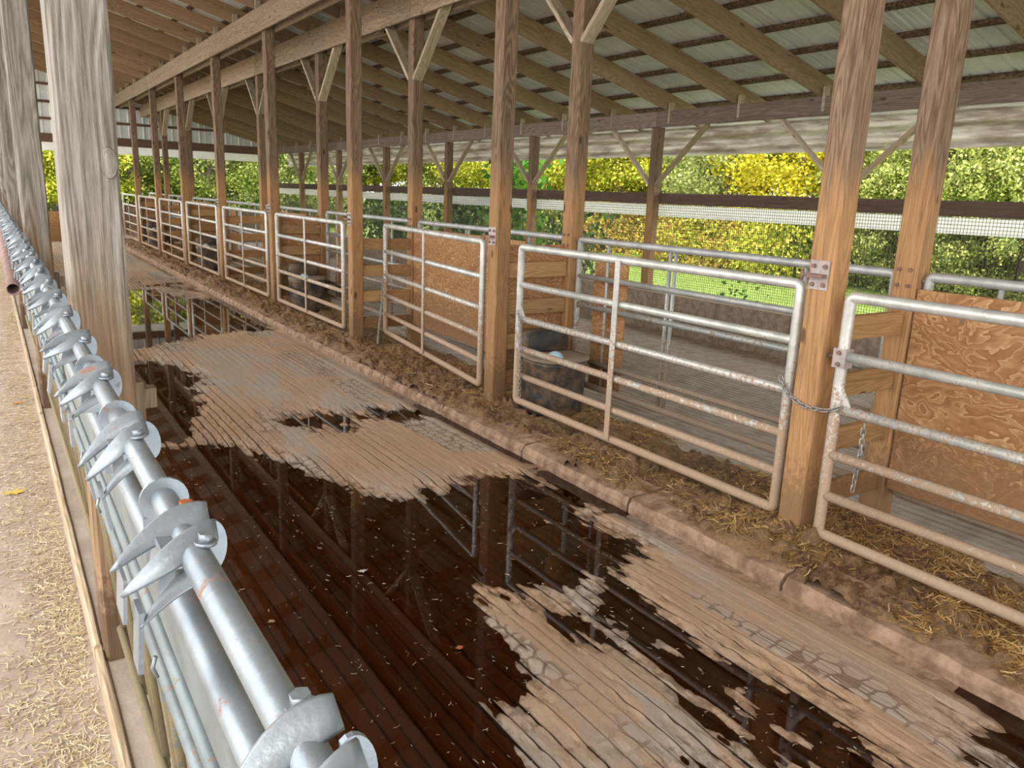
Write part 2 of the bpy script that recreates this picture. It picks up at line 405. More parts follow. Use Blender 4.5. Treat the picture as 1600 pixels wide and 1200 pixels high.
M['leaf_vine'] = island('leaves_vine', [(0, (.03, .10, .012)), (.6, (.10, .26, .03)), (1, (.26, .46, .07))], .3, .45)
M['bark'] = plain('bark', (.17, .13, .10), .9, 0, .4, 9, .6)
M['grass_blade'] = island('grass_blades', [(0, (.08, .14, .015)), (.6, (.15, .235, .03)), (1, (.25, .31, .07))], .25)
def grass_mat():
    m, nt, b, out = newmat('meadow'); g = G(nt); pos = g.n('ShaderNodeNewGeometry').outputs['Position']
    c = g.mix(g.smooth(g.noise(pos, .7, 4, .6), .35, .65), (.12, .19, .02), (.175, .245, .04))
    c = g.mix(g.smooth(g.noise(pos, 14, 4, .7), .5, .75), c, (.07, .12, .015))
    g.set(b.inputs['Base Color'], c); b.inputs['Roughness'].default_value = .9
    g.set(b.inputs['Normal'], g.bump(g.noise(pos, 60, 4, .7), .8, .03)); return m
M['grass'] = grass_mat()

# ------------------------------------------------------------------ layout numbers (metres)
ORD = ['nearest', 'first', 'second', 'third', 'fourth', 'fifth', 'sixth', 'seventh', 'eighth', 'ninth']
S = 3.1875; Y0 = 2.408                  # bay length, first gate-line post
PY = lambda k: Y0+k*S
PW = .142                               # post section
X1, X2, X3 = 3.55, 4.33, 8.30           # -X faces of the gate row, inner row, outer row
XL = .168                               # -X face of the row along the feed alley
YF = PY(8)                              # far gable
roofz = lambda x: 3.175+.258*(8.3-x)    # underside of rafters

# ------------------------------------------------------------------ ground and floors
gm = grid_mesh('meadow', *np.meshgrid(np.linspace(8.6, 70, 40), np.linspace(-40, 100, 60)), np.zeros((60, 40))-.12)
me = gm; V = np.empty(len(me.vertices)*3, np.float32); me.vertices.foreach_get('co', V); V = V.reshape(-1, 3)
V[:, 2] += np.clip((V[:, 0]-14)*.03, 0, 1.0)+fbm(V[:, 0]*.2, V[:, 1]*.2)*.15; me.vertices.foreach_set('co', V.ravel())
tag(link('meadow', gm, M['grass']), 'bright green lawn outside the open barn side', 'grass', kind='structure')
b_ = MB().box((-40, YF+.3, -.4), (8.6, 100, -.1)); tag(b_.build('yard_ground', M['grass']), 'grassy ground beyond the far gable', 'ground', kind='structure')
b_ = MB().box((-40, -40, .30), (.15, YF+.3, .40))
feed = b_.build('feed_alley_floor', M['feed']); tag(feed, 'dusty concrete feed alley floor strewn with hay', 'floor', kind='structure')

def poly_sd(px, py, poly):
    """signed distance (+ inside) to a polygon"""
    P = np.asarray(poly); n = len(P); d = np.full(px.shape, 1e9); ins = np.zeros(px.shape, bool)
    for i in range(n):
        a, b = P[i], P[(i+1) % n]; e = b-a; L = e@e+1e-12
        t = np.clip(((px-a[0])*e[0]+(py-a[1])*e[1])/L, 0, 1)
        d = np.minimum(d, np.hypot(px-a[0]-t*e[0], py-a[1]-t*e[1]))
        c = (a[1] > py) != (b[1] > py)
        with np.errstate(divide='ignore', invalid='ignore'):
            xi = (b[0]-a[0])*(py-a[1])/(b[1]-a[1]+1e-12)+a[0]
        ins ^= c & (px < xi)
    return np.where(ins, d, -d)

def W(pts): return [tuple(at(u, v, z=0)[:2]) for u, v in pts]
WET = [
    W([(250,700),(330,690),(420,703),(480,745),(560,768),(640,775),(700,765),(760,748),(840,745),(880,775),(950,850),(960,890),(880,925),(745,932),(800,995),(855,1080),(845,1130),(870,1200)])+[(1.40, 1.2), (.42, 1.2), (.42, 5.9)],
    W([(905,930),(965,895),(1010,960),(1090,1015),(1180,1080),(1290,1150),(1340,1200)])+[(2.35, 1.2), (1.85, 1.2)]+W([(1105,1200),(1040,1110),(965,1030),(890,965)]),
    W([(212,452),(330,468),(400,488),(432,515),(330,522),(215,545)])+[(.45, 10.0), (.45, 15.2)],
    W([(232,560),(290,585),(320,620),(300,680),(240,705)])+[(.42, 6.2), (.42, 8.6)],
    W([(410,655),(520,648),(640,645),(700,640),(640,652),(520,664),(420,672)]),
    W([(1560,1160),(1600,1130)])+[(2.9, .6), (2.4, .7)],
]
xs = []; tops = []; gid = []; x = .42; strip = 0
rs = random.Random(3)
while x < 2.94:
    w = rs.choice((.056, .062, .070, .078)); g0 = rs.choice((.011, .013, .015))
    for q in (0, .25, .5, .75, 1): xs.append(x+(w-g0)*q); tops.append(1); gid.append(strip)
    for q in (.15, .85): xs.append(x+w-g0+g0*q); tops.append(0); gid.append(strip)
    x += w; strip += 1
for q in (x, x+.04, 3.04, 3.10, 3.16, 3.20, 3.40): xs.append(max(q, xs[-1]+.004)); tops.append(2); gid.append(strip)
ys = []; y = -1.2
while y < YF+.3:
    ys.append(y); y += .016 if y < 5 else .016+(y-5)*.008
XX, YY = np.meshgrid(np.array(xs), np.array(ys)); tops = np.array(tops)[None, :]; gid = np.array(gid)
sd = np.full(XX.shape, -9.)
for P_ in WET: sd = np.maximum(sd, poly_sd(XX, YY, P_))
soff = np.array([rs.uniform(-1, 1) for _ in range(strip+1)])[gid][None, :]
rag = fbm(XX*4.5, YY*2.0, 4)*.34+fbm(XX*26, YY*12, 3)*.16+soff*.06+fbm(gid[None, :]*3.7+XX*0, YY*1.6, 3)*.16
h = .017*np.clip(-(sd+rag)/.20, -1.0, 1.1)+.003
h += fbm(XX*3, YY*1.2, 3)*.007+fbm(XX*45, YY*20, 2)*.0028+soff*.0015
gd = .013*(.8+.6*np.clip(fbm(XX*4, YY*.8, 2)+.5, 0, 1))
fill = np.clip(fbm(XX*2.2+40, YY*.6, 3)*2.2+.95, 0, 1)          # grooves packed with mud here and there
h = np.where(tops == 0, h-gd*(.25+.75*fill), h)
gut = np.clip((XX-3.02)/.05, 0, 1)*np.clip((3.22-XX)/.02, 0, 1)
h -= gut*(.020+.03*fbm(YY*.5, XX*.2, 2))
far = np.clip((YY-13)/4, 0, 1); h += far*(-.004+fbm(XX*5, YY*2.5, 4)*.018)
mudb = np.exp(-((YY-17.2+XX*.5)/2.0)**2); h = h*(1-.92*mudb)+mudb*(.003+fbm(XX*6, YY*4, 4)*.022)
fme = grid_mesh('floor', XX, YY, h, False)
att = fme.attributes.new('soil', 'FLOAT', 'POINT')
att.data.foreach_set('value', (np.where(tops == 0, 1.0, 0.0)*np.clip(fbm(XX*3, YY*1.1, 3)*1.6+.85, 0, 1)).astype(np.float32).ravel())
fl = tag(link('floor', fme, M['floor']), 'grooved concrete alley floor with worn mud', 'floor', kind='structure')
wm = MB().add([(.42, -1.2, 0), (3.17, -1.2, 0), (3.17, YF, 0), (.42, YF, 0)], [(0, 1, 2, 3)])
tag(wm.build('puddle', M['water']), 'dark brown puddle water lying on the grooved alley floor', 'puddle', kind='stuff')
MB().box((.38, -1.3, -.3), (3.4, YF+.3, -.08)).build('floor_base', M['floor']).parent = fl

# pen floor: straight slats with open gaps
xs = []; x = 4.35
while x < 8.25: xs += [(x, 0), (x+.062, 0), (x+.064, -.04), (x+.084, -.04)]; x += .086
xs = np.array(xs); yy = np.array([-14., -4., 5., 12., 20., YF])
XX, YY = np.meshgrid(xs[:, 0], yy); ZZ = np.repeat(xs[None, :, 1], len(yy), 0)+.02
tag(link('pen_floor', grid_mesh('pen_floor', XX, YY, ZZ, False), M['slat']), 'grey slatted concrete floor of the calf pens', 'floor', kind='structure')

# kerb blocks
kerb = thing('kerb', 'low pinkish concrete kerb between alley and pens, cracked into blocks', 'kerb', (3.16, -1, 0), kind='structure')
y = -1.2; kn = 0
while y < YF:
    L = random.uniform(.9, 1.7); y1 = min(y+L, YF); n = 10; vs_ = []; fs = []
    for i in range(n+1):
        yy_ = y+(y1-y-.018)*i/n; j = lambda a: random.uniform(-a, a)
        for (px, pz) in ((3.165, -.09), (3.16+j(.006), .05+j(.006)), (3.185+j(.008), .088+j(.006)), (3.30, .10+j(.006)), (3.46, .10), (3.46, -.09)):
            vs_.append((px-3.16, yy_+1, pz))
    for i in range(n):
        for k in range(5): fs.append((i*6+k, (i+1)*6+k, (i+1)*6+k+1, i*6+k+1))
    fs += [tuple(range(6)), tuple(n*6+k for k in range(5, -1, -1))]
    MB().add(vs_, fs).build('kerb_block', M['kerb'], kerb); y = y1

# manure and bedding between the kerb and the pens
xx = np.linspace(3.185, 4.62, 84); yy = []
y = -1.4
while y < YF: yy.append(y); y += .018 if y < 6 else .018+(y-6)*.006
XX, YY = np.meshgrid(xx, np.array(yy)); 
cl = fbm(XX*4, YY*3, 4); ridge = np.exp(-((XX-3.58)/.25)**2)
postd = np.abs(((YY-Y0-PW/2+S/2) % S)-S/2)                       # distance to the nearest post in y
mound = np.exp(-(postd/.26)**2)*np.exp(-((XX-3.56)/.30)**2)
clod = np.abs(fbm(XX*9, YY*9, 4))*.10+np.abs(fbm(XX*26, YY*26, 3))*.06+fbm(XX*60, YY*60, 2)*.012
h = np.minimum(.075+.025*ridge+.07*mound+cl*.05+clod-.03, .185+.06*mound)
h = h*(1-np.clip((XX-4.20+cl*.35)/.35, 0, 1))
h = h+.035*np.exp(-((XX-3.28)/.12)**2)
front = np.clip((XX-3.185)/.10+cl*2.4+.15+mound, 0, 1)            # ragged front edge over the kerb
h = .02+(h-.02)*front
bed = link('bedding', grid_mesh('bedding', XX, YY, h), M['manure'])
tag(bed, 'brown manure and soiled straw banked under the alley gates', 'manure', kind='stuff')
BED = (xx, np.array(yy), h)
def bed_z(x, y):
    i = np.clip(np.searchsorted(BED[1], y)-1, 0, len(BED[1])-2); j = np.clip(((x-3.185)/1.435*83).astype(int), 0, 82)
    return BED[2][i, j]

def blades(name, pts, L0, L1, w, mat, lift=.35, bend=.3, zoff=.004):
    """bent two-quad blades scattered at pts (n,3)"""
    n = len(pts); a = RNG.random(n)*2*PI; L = L0+(L1-L0)*RNG.random(n)**1.5
    el = (RNG.random(n)-.25)*lift
    d = np.stack([np.cos(a)*np.cos(el), np.sin(a)*np.cos(el), np.sin(el)], -1)
    sv = np.stack([-np.sin(a), np.cos(a), RNG.normal(0, .3, n)], -1)*(w*(.6+.8*RNG.random(n)))[:, None]
    kz = RNG.normal(0, bend, n); k = np.stack([-np.sin(a)*kz, np.cos(a)*kz, np.abs(kz)*.3-.1], -1)*L[:, None]*.4
    p0 = pts-d*L[:, None]*.5; p1 = pts+k; p2 = pts+d*L[:, None]*.5
    V = np.stack([p0-sv, p0+sv, p1-sv, p1+sv, p2-sv*.6, p2+sv*.6], 1)
    V[..., 2] = np.maximum(V[..., 2], (pts[:, 2]-.004)[:, None]); V[..., 2] += zoff
    i = np.arange(n)[:, None]*6; Fq = np.concatenate([i+[0, 1, 3, 2], i+[2, 3, 5, 4]], 0)
    return np_mesh(name, V.reshape(-1, 3), Fq)

n = 90000
y = 1.0+RNG.random(n)**1.8*26; x = 3.22+RNG.random(n)*1.28
m_ = (fbm(x*3.1+5, y*2.1, 3)+.13*RNG.normal(size=n)) > .0
x, y = x[m_], y[m_]; P_ = np.stack([x, y, bed_z(x, y)], -1)
tag(link('bedding_straw', blades('bedding_straw', P_, .03, .13, .0022, M['straw'], .6), M['straw']), 'loose golden straw lying on the manure under the gates', 'straw', kind='stuff')
# straw swept along the foot of the outer wall and scattered over the slats
n = 5000; y = -1+RNG.random(n)**1.3*24; x = 8.11-np.abs(RNG.normal(0, .13, n))
P_ = np.stack([x, y, np.full(n, .03)+RNG.random(n)*.06*np.exp(-(8.11-x)/.12)], -1)
k = 2200; q = np.stack([4.5+RNG.random(k)*3.6, -1+RNG.random(k)**1.5*18, np.full(k, .022)], -1)
tag(link('pen_straw', blades('pen_straw', np.concatenate([P_, q]), .04, .16, .0025, M['straw'], .35), M['straw']), 'yellow straw drift along the foot of the pen back wall', 'straw', kind='stuff')
# hay on the feed alley
n = 26000; y = .7+RNG.random(n)**1.6*16; x = .13-np.abs(RNG.normal(0, 1, n))*(.10+.16*np.clip(fbm(y*1.7, y*0, 3)+.1, -.25, 1))
x2 = -.9+RNG.random(1300)*1.0; y2 = .9+RNG.random(1300)*8
x = np.concatenate([x, x2]); y = np.concatenate([y, y2]); P_ = np.stack([x, y, np.full(len(x), .402)], -1)
tag(link('hay_litter', blades('hay_litter', P_, .012, .05, .0012, M['hay'], .3), M['hay']), 'pale chopped hay scattered along the feed alley kerb', 'hay', kind='stuff')
# chaff floating on the puddle
n = 2600; y = 1.2+RNG.random(n)**1.4*9; x = .45+RNG.random(n)*2.5
P_ = np.stack([x, y, np.full(n, .002)], -1)
tag(link('floating_chaff', blades('floating_chaff', P_, .006, .030, .0013, M['debris'], .0, .5, .001), M['debris']), 'tiny pale straw flecks floating on the dark puddle', 'debris', kind='stuff')

# feed kerb with its wooden edge strip
MBk = MB().box((.165, -1.3, -.1), (.42, YF, .47)); fk = MBk.build('feed_kerb', M['feed'])
tag(fk, 'raised concrete kerb carrying the headlock posts', 'kerb', kind='structure')
sill = thing('sill_board', 'pale wooden edge strip along the feed alley kerb, dusted with hay', 'board', (.155, -1, .40))
for k in range(8): timber('edge_strip', (.155, -1.2+k*3.7, .44), (.155, -1.2+k*3.7+3.68, .44), .022, .09, M['sill'], sill, (.155, -1, .40), rough=.0015)

# ------------------------------------------------------------------ posts
def post(name, x, k, z0, z1, mat, label, group=None, dy=0):
    t = thing(name, label, 'post', (x+PW/2, PY(k)+PW/2+dy, z0), group)
    timber('shaft', (x+PW/2, PY(k)+PW/2+dy, z0), (x+PW/2, PY(k)+PW/2+dy, z1), PW, PW, mat, t, t.location, up=(0, 1, 0), seed=k % 4, ch=.010, rough=.0035)
    return t
gate_labels = {0: 'brown wooden gate post with a rusty hinge plate and a chain slung across it',
               1: 'brown gate post between the nearest closed gate and the gate standing ajar',
               2: 'brown gate post at the free end of the gate standing ajar'}
gposts = {}
for k in range(0, 8):
    gposts[k] = post('gate_post', X1, k, 0.0, 4.36, M['post'], gate_labels.get(k, 'brown gate post along the kerb, %s beyond the ajar gate' % ORD[max(k-2, 0)]), 'gate posts along the kerb')
inner_labels = {0: 'inner brown pen post with four bolts beside the wide plywood sheet', 1: 'inner brown pen post behind the nearest black water tank',
                2: 'inner brown pen post at the plywood sheet behind the ajar gate'}
iposts = {}
for k in range(0, 8):
    t = iposts[k] = post('pen_post', X2, k, 0.0, 4.16, M['post'], inner_labels.get(k, 'inner braced pen post, %s beyond the plywood behind the ajar gate' % ORD[max(k-2, 0)]), 'braced inner pen posts')
    for s_ in (-1, 1):
        y0, y1 = PY(k)+PW/2+s_*.06, PY(k)+PW/2+s_*.80
        timber('brace', (X2+.06, y0, 3.20), (X2+.06, y1, 3.95), .125, .042, M['brace'], t, t.location, up=(0, s_*-.7, .7))
oposts = {}
for k in range(-1, 8):
    t = oposts[k] = post('outer_post', X3, k, -.1, 2.96, M['post'], 'outer braced post across from the '+('chained gate post' if k == 0 else 'plywood beside the four-bolt post' if k < 0 else '%s gate post past the chained one' % ORD[k]), 'outer posts along the open barn side')
    for s_ in (-1, 1):
        y0, y1 = PY(k)+PW/2+s_*.07, PY(k)+PW/2+s_*.98
        timber('brace', (X3+.05, y0, 2.15), (X3+.05, y1, 2.96), .09, .042, M['brace'] if s_ > 0 else M['beam'], t, t.location, up=(0, s_*-.65, .75))
left_labels = {0: 'large grey weathered post with a big knot, beside the near headlock panel', 1: 'grey weathered post with bold ripples of grain next beyond the knotty post'}
lposts = {}
for k in range(0, 8):
    t = lposts[k] = post('feed_post', XL, k, .47, 5.2, M['post_left'], left_labels.get(k, 'grey weathered feed post, %s past the knotty post along the headlocks' % ORD[k]), 'feed alley posts')
    # wooden stop block bolted to the alley side of the post
    MB().box((0, -.03, 0), (.028, .03, .13)).build('cleat', M['beam'], t, (PW/2, .02, .72))
    MB().box((0, -.025, 0), (.035, .025, .06)).build('stop_block', M['beam'], t, (PW/2+.028, .03, .765))

kp = at(236, 258, y=PY(0)-.001)
kb = MB(); kb.lathe([(.034, 0), (.031, .003), (.024, .001), (.019, .004), (.006, .003)], 20)
kb.v = [(x*.62, -z, y*1.25) for x, y, z in kb.v]
kb.build('knot', M['post_left'], lposts[0], Vector((.046, -PW/2-.001, kp[2]-.47)))

# hinge plates, pins and bolts on the gate posts
def hexbolt(mb, c, n, r=.012, h=.012):
    c, n = Vector(c), Vector(n).normalized(); mb.sweep([c, c+n*h], r, 6)
hp = MB(); hp.box((-.006, -.055, -.075), (0, .055, .075))
hm = hp.mesh('hinge_plate'); hm.materials.append(M['rust_plate'])
eye = MB(); eye.box((-.05, -.045, -.012), (-.006, .045, .006)); em = eye.mesh('hinge_eye'); em.materials.append(M['rust'])
pin = MB(); pin.sweep([(-.028, .04, -.004), (-.028, .095, -.004)], .008, 8); pin.sweep([(-.028, .085, -.030), (-.028, .085, .020)], .010, 8)
pm = pin.mesh('hinge_pin'); pm.materials.append(M['rust'])
bm_ = MB()
for yy_ in (-.033, .033):
    for zz in (-.05, .045): hexbolt(bm_, (-.006, yy_, zz), (-1, 0, 0))
bm = bm_.mesh('bolts')
one = MB(); hexbolt(one, (0, 0, 0), (-1, 0, 0)); onem = one.mesh('bolt'); onem.materials.append(M['rust'])
for k in range(0, 6):
    base = (-PW/2-.001, .0, 1.565)
    pl = link('hinge_plate', hm, None, gposts[k], base)
    for yy_ in (-.033, .033):
        for zz in (-.05, .045): link('bolt', onem, None, pl, (-.006, yy_, zz))
    link('hinge_eye', em, None, gposts[k], base); link('hinge_pin', pm, None, gposts[k], base)
for k in range(0, 3):
    for yy_ in (-.035, .03):
        for zz in (1.49, 1.58): link('bolt', onem, None, iposts[k], (-PW/2-.001, yy_, zz))
    o = link('bolt', onem, None, iposts[k], (.0, -PW/2-.001, 1.52)); o.rotation_euler = (0, 0, PI/2); o.scale = (1.6, 1.3, 1.3)

# ------------------------------------------------------------------ header beams
def beam(name, label, rows, z0, z1, mat, th=.04, k0=-6, off=.0):
    t = thing(name, label, 'beam', (rows[0], PY(k0), z0))
    for xi, x in enumerate(rows):
        for k in range(k0, 8, 2):
            ya, yb = PY(k)+off*(xi+1)*S, min(PY(k+2)+off*(xi+1)*S, YF-.05)
            timber('beam_board', (x, ya+.004, (z0+z1)/2), (x, yb-.004, (z0+z1)/2), th, z1-z0, mat, t, t.location)
    return t
beam('header_beam', 'long brown double beam over the gate posts under the rafters', (X1-.022, X1+PW+.022), 4.06, 4.385, M['beam'])
beam2 = beam('header_beam', 'long brown double beam carried by the braced inner pen posts', (X2-.022, X2+PW+.022), 3.85, 4.195, M['beam'])
beam('header_beam', 'low dark grey-brown beam over the outer posts on the open side', (X3-.022,), 2.955, 3.17, M['beam_low'])
beam('header_beam', 'high weathered beam over the headlock posts', (XL-.022, XL+PW+.022), 4.92, 5.26, M['beam'])
# splice blocks under the inner beam
for k in range(0, 8):
    MB().box((-.03, -.1, -.07), (.03, .1, .0)).build('spacer_block', M['beam'], beam2, Vector((X2+PW/2, PY(k)+S*.36, 3.92))-beam2.location)

# ------------------------------------------------------------------ roof
ceil = thing('ceiling', 'sloping roof of pale metal sheets on brown timber rafters', 'ceiling', (4, 12, 3.1), kind='structure')
XA, XB = -3.2, 9.0
sl = Vector((XB-XA, 0, roofz(XB)-roofz(XA))).normalized()
RD = .235
yr = 4.80-1.262*15; RY = []
while yr < YF: RY.append(yr); yr += 1.262
for y in RY:
    for (xa, xb, o_) in ((XA, .6, .042), (.2, 4.6, .0), (4.2, XB, .042)):          # two lapped lengths
        p0 = Vector((xa, y+o_, roofz(xa)+RD/2+.005)); p1 = Vector((xb, y+o_, roofz(xb)+RD/2+.005))
        timber('rafter', p0, p1, .040, RD, M['rafter'], ceil, ceil.location, up=(0, 0, 1))
    for xb in (X3-.01, X2+.05, X1+.02):
        timber('cleat', (xb, y-.045, roofz(xb)-.30 if xb < 5 else 3.0), (xb, y-.045, roofz(xb)+(.10 if xb > 5 else .13)), .085, .038, M['brace'], ceil, ceil.location, up=(0, 1, 0))
x = XA+.1
pz = lambda x: roofz(x)+RD*1.033+.005
while x < XB:
    for k in range(-6, 8):
        ya, yb = PY(k)+.3, PY(k+1)+.296
        if yb > YF: yb = YF
        timber('purlin', (x, ya, pz(x)+.02), (x, yb, pz(x)+.02), .088, .036, M['purlin'], ceil, ceil.location, up=(-sl.z, 0, sl.x))
    x += .57
# roof sheets with ribs
prof = []
for r in range(4):
    y = r*.229; prof += [(y, 0), (y+.016, .019), (y+.036, .019), (y+.052, 0), (y+.105, 0), (y+.112, .004), (y+.12, .004), (y+.127, 0), (y+.165, 0), (y+.172, .004), (y+.18, .004), (y+.187, 0)]
prof.append((.916, 0)); sv = []; sf = []
nz = Vector((-sl.z, 0, sl.x))
for (y, q) in prof:
    for x in (XA-.05, XB+.05):
        p = Vector((x, y, pz(x)+.041))+nz*q; sv.append(p-Vector(ceil.location))
for i in range(len(prof)-1): sf.append((2*i, 2*i+1, 2*i+3, 2*i+2))
rm = MB().add(sv, sf).mesh('roof_sheet'); rm.materials.append(M['roof'])
y = -15.0
while y < YF+.2: link('roof_sheet', rm, None, ceil, (0, y, 0)); y += .914

# eave fascia: horizontally corrugated metal outside the outer posts
fz = []
for i in range(25):
    t_ = i/24; fz.append((8.95+.05*math.cos(t_*2*PI*2.5), 3.06-.44*t_))
fz += [(8.97, 2.60), (9.02, 2.60)]
fas = thing('eave_fascia', 'rippled grey-white metal eave strip hanging outside the outer posts', 'eave', (8.95, 10, 2.6), kind='structure')
for k in range(-6, 8):
    ya, yb = PY(k), min(PY(k+1), YF+.2); vv = []; ff = []
    for (x, z) in fz: vv += [(x-8.95, ya-10, z-2.6), (x-8.95, yb-10-.003, z-2.6)]
    for i in range(len(fz)-1): ff.append((2*i, 2*i+1, 2*i+3, 2*i+2))
    MB().add(vv, ff, True).build('fascia_sheet', M['fascia'], fas)

# ------------------------------------------------------------------ outer side: rail board, white strip, wire mesh, low wall
rb = thing('rail_board', 'dark brown horizontal board along the outer posts at chest height', 'board', (X3, 0, 1.87))
ws_ = thing('wind_strip', 'white ribbed metal strip below the dark rail board outside', 'panel', (X3+.2, 0, 1.69))
for k in range(-6, 8):
    ya, yb = PY(k)+.002, PY(k+1)-.002
    timber('rail_length', (X3+PW+.022, ya, 1.95), (X3+PW+.022, yb, 1.95), .038, .155, M['rail_board'], rb, rb.location)
    vv = []; ff = []
    for i in range(9): vv += [(.0+(.012 if i % 2 else 0), ya, 1.86-.172*i/8-1.69), (.0+(.012 if i % 2 else 0), yb, 1.86-.172*i/8-1.69)]
    for i in range(8): ff.append((2*i, 2*i+1, 2*i+3, 2*i+2))
    MB().add(vv, ff).build('strip_sheet', M['white'], ws_, (0.02, 0, 0))
MP = .0345
for k in range(-2, 8):
    ya, yb = PY(k)+PW+.004, PY(k+1)-.004; mb = MB(); t = .0017
    xw = X3+.02
    y = ya
    while y <= yb: mb.box((xw-t, y-t, .57), (xw+t, y+t, 2.03)); y += MP
    z = .58
    while z <= 2.03: mb.box((xw-t-.002, ya, z-t), (xw+t-.002, yb, z+t)); z += MP
    o = mb.build('wire_mesh_panel', M['wire']); tag(o, 'square wire mesh above the low wall, '+('across from the closed muddy gate' if k == 0 else 'across from the gate by the plywood sheet' if k == -1 else 'beyond the plywood sheet end' if k < 0 else '%s panel past the one facing the closed gate' % ORD[k]), 'mesh', 'wire mesh panels along the open side')
lw = thing('wall_right', 'low dirty grey-brown wall at the back of the pens', 'wall', (X3-.06, 0, 0), kind='structure')
for k in range(-12, 22):
    ya = Y0+k*1.22; yb = ya+1.212
    if ya > YF: break
    MB().box((-.035, ya, -.02), (.035, yb, .58)).build('wall_panel', M['lowwall'], lw)
    MB().box((-.04, ya, .58), (.04, yb+.008, .592)).build('wall_cap', M['sill'], lw)

# ------------------------------------------------------------------ far gable
gw = thing('wall_far', 'far gable of white ribbed metal above an open doorway', 'wall', (4, YF, 0), kind='structure')
x = -.7
while x < 8.7:
    x1 = min(x+.42, 8.75); vv = []; ff = []
    pts_ = [(x, 0), (x+.02, -.03), (x+.05, -.03), (x+.07, 0), ((x+x1)/2-.03, 0), ((x+x1)/2-.02, -.012), ((x+x1)/2+.02, -.012), ((x+x1)/2+.03, 0), (x1-.006, 0)]
    for (px, dy) in pts_: vv += [(px-4, dy, 3.16), (px-4, dy, roofz(px)+RD)]
    for i in range(len(pts_)-1): ff.append((2*i, 2*i+2, 2*i+3, 2*i+1))
    MB().add(vv, ff).build('siding_sheet', M['siding'], gw, (0, .06, 0)); x += .42
for zz, (xa, xb) in ((3.62, (-.7, 7.3)), (4.1, (-.7, 5.2)), (4.6, (-.7, 3.2))):
    timber('girt', (xa, YF+.01, zz), (xb, YF+.01, zz), .05, .075, M['rail_board'], gw, gw.location)
timber('door_header', (-.7, YF, 3.07), (8.5, YF, 3.07), .06, .25, M['rail_board'], gw, gw.location)
MB().box((-.7, -.02, 2.70), (8.5, .02, 2.94)).build('white_band', M['white'], gw, (-4, .03, 0))
MB().box((8.28, -.08, -.1), (8.46, .06, 2.75)).build('corner_post', M['white'], gw, (-4, .05, 0))
ew = thing('end_wall', 'brown plywood barrier closing the far end of the alley', 'wall', (2, YF-.05, 0), kind='structure')
for k in range(2): MB().box((.35+k*1.5-2, -.02, 0), (.35+k*1.5+1.49-2, .02, .92)).build('barrier_sheet', M['ply'], ew)
for k in range(3): MB().box((3.42+k*1.6-2, -.02, 0), (3.42+k*1.6+1.59-2, .02, 1.15)).build('barrier_sheet', M['lowwall'], ew)
mb = MB(); xx_ = .35
while xx_ < 3.4: mb.box((xx_-.003-2, -.003, .92), (xx_+.003-2, .003, 1.18)); xx_ += .05
for q in range(6): mb.box((.35-2, -.003, .93+q*.048), (3.4-2, .003, .936+q*.048))
mb.build('barrier_mesh', M['wire'], ew)

# ------------------------------------------------------------------ gates
def rrect(y0, y1, z0, z1, r, n=5):
    pts = []
    for (cy, cz, a0) in ((y1-r, z1-r, 0), (y0+r, z1-r, PI/2), (y0+r, z0+r, PI), (y1-r, z0+r, 1.5*PI)):
        for i in range(n+1):
            a = a0+PI/2*i/n; pts.append((0, cy+r*math.cos(a), cz+r*math.sin(a)))
    return pts
_gc = {}
def gate_parts(L, zs, rt, stiles, flat):
    key = (round(L, 3), tuple(zs), flat)
    if key in _gc: return _gc[key]
    out = []
    f = MB(); f.sweep(rrect(0, L, zs[-1], zs[0], .028, 3), rt, 10, closed=True); out.append(('frame', f.mesh('frame')))
    for z in zs[1:-1]: out.append(('rail', MB().sweep([(0, .01, z), (0, L-.01, z)], rt*.88, 10).mesh('rail')))
    for s_ in stiles:
        mb = MB()
        if flat: mb.box((-rt-.010, s_-.025, zs[-1]), (-rt-.002, s_+.025, zs[0]))
        else: mb.sweep([(rt*.4, s_, zs[-1]), (rt*.4, s_, zs[0])], rt*.55, 8)
        out.append(('stile', mb.mesh('stile')))
    _gc[key] = out; return out
def gate(name, x, y, L, zs, rt, stiles, mat, label, group=None, flat=True, rotz=0, far=False, gusset=True, dz=0):
    t = thing(name, label, 'gate', (x, y, dz), group, rotz=rotz)
    for nm, me in gate_parts(L, zs, rt, stiles, flat):
        if not me.materials: me.materials.append(mat)
        link(nm, me, None, t)
    if gusset and flat:
        z = zs[2]; g_ = MB()
        g_.add([(-.004, L-.02, z), (-.004, L-.10, z), (-.004, L-.02, z+.13), (.004, L-.02, z), (.004, L-.10, z), (.004, L-.02, z+.13)], [(0, 2, 1), (3, 4, 5), (0, 1, 4, 3), (1, 2, 5, 4), (2, 0, 3, 5)])
        g_.build('corner_gusset', mat, t)
    return t
ZS = (1.50, 1.195, .915, .665, .435, .215)
glab = {-1: 'galvanised tube gate in front of the wide plywood sheet', 0: 'closed muddy galvanised tube gate with a flat centre stile before the wire mesh side',
        1: 'galvanised tube gate standing ajar before a plywood sheet', 2: 'galvanised tube gate before the second black water tank'}
GX = X1+.055
for k in range(-1, 8):
    lab = glab.get(k, 'pale galvanised tube gate, %s past the ajar gate along the kerb' % ORD[max(0, k-1)]); grp = 'tube gates along the alley'
    if k == -1: gate('tube_gate', GX, -.56, 2.88, ZS, .0295, (1.45,), M['galv'], lab, grp, dz=-.03)
    elif k == 0: gate('tube_gate', GX, 2.62, 2.68, ZS, .0295, (1.45,), M['galv'], lab, grp)
    elif k == 1: gate('tube_gate', GX, 5.90, 2.88, ZS, .0295, (1.42,), M['galv'], lab, grp, rotz=-math.atan2(.36, 2.86))
    else: gate('tube_gate', GX, PY(k)+.42, 2.66, ZS, .0295, (1.33,), M['galv'], lab, grp)
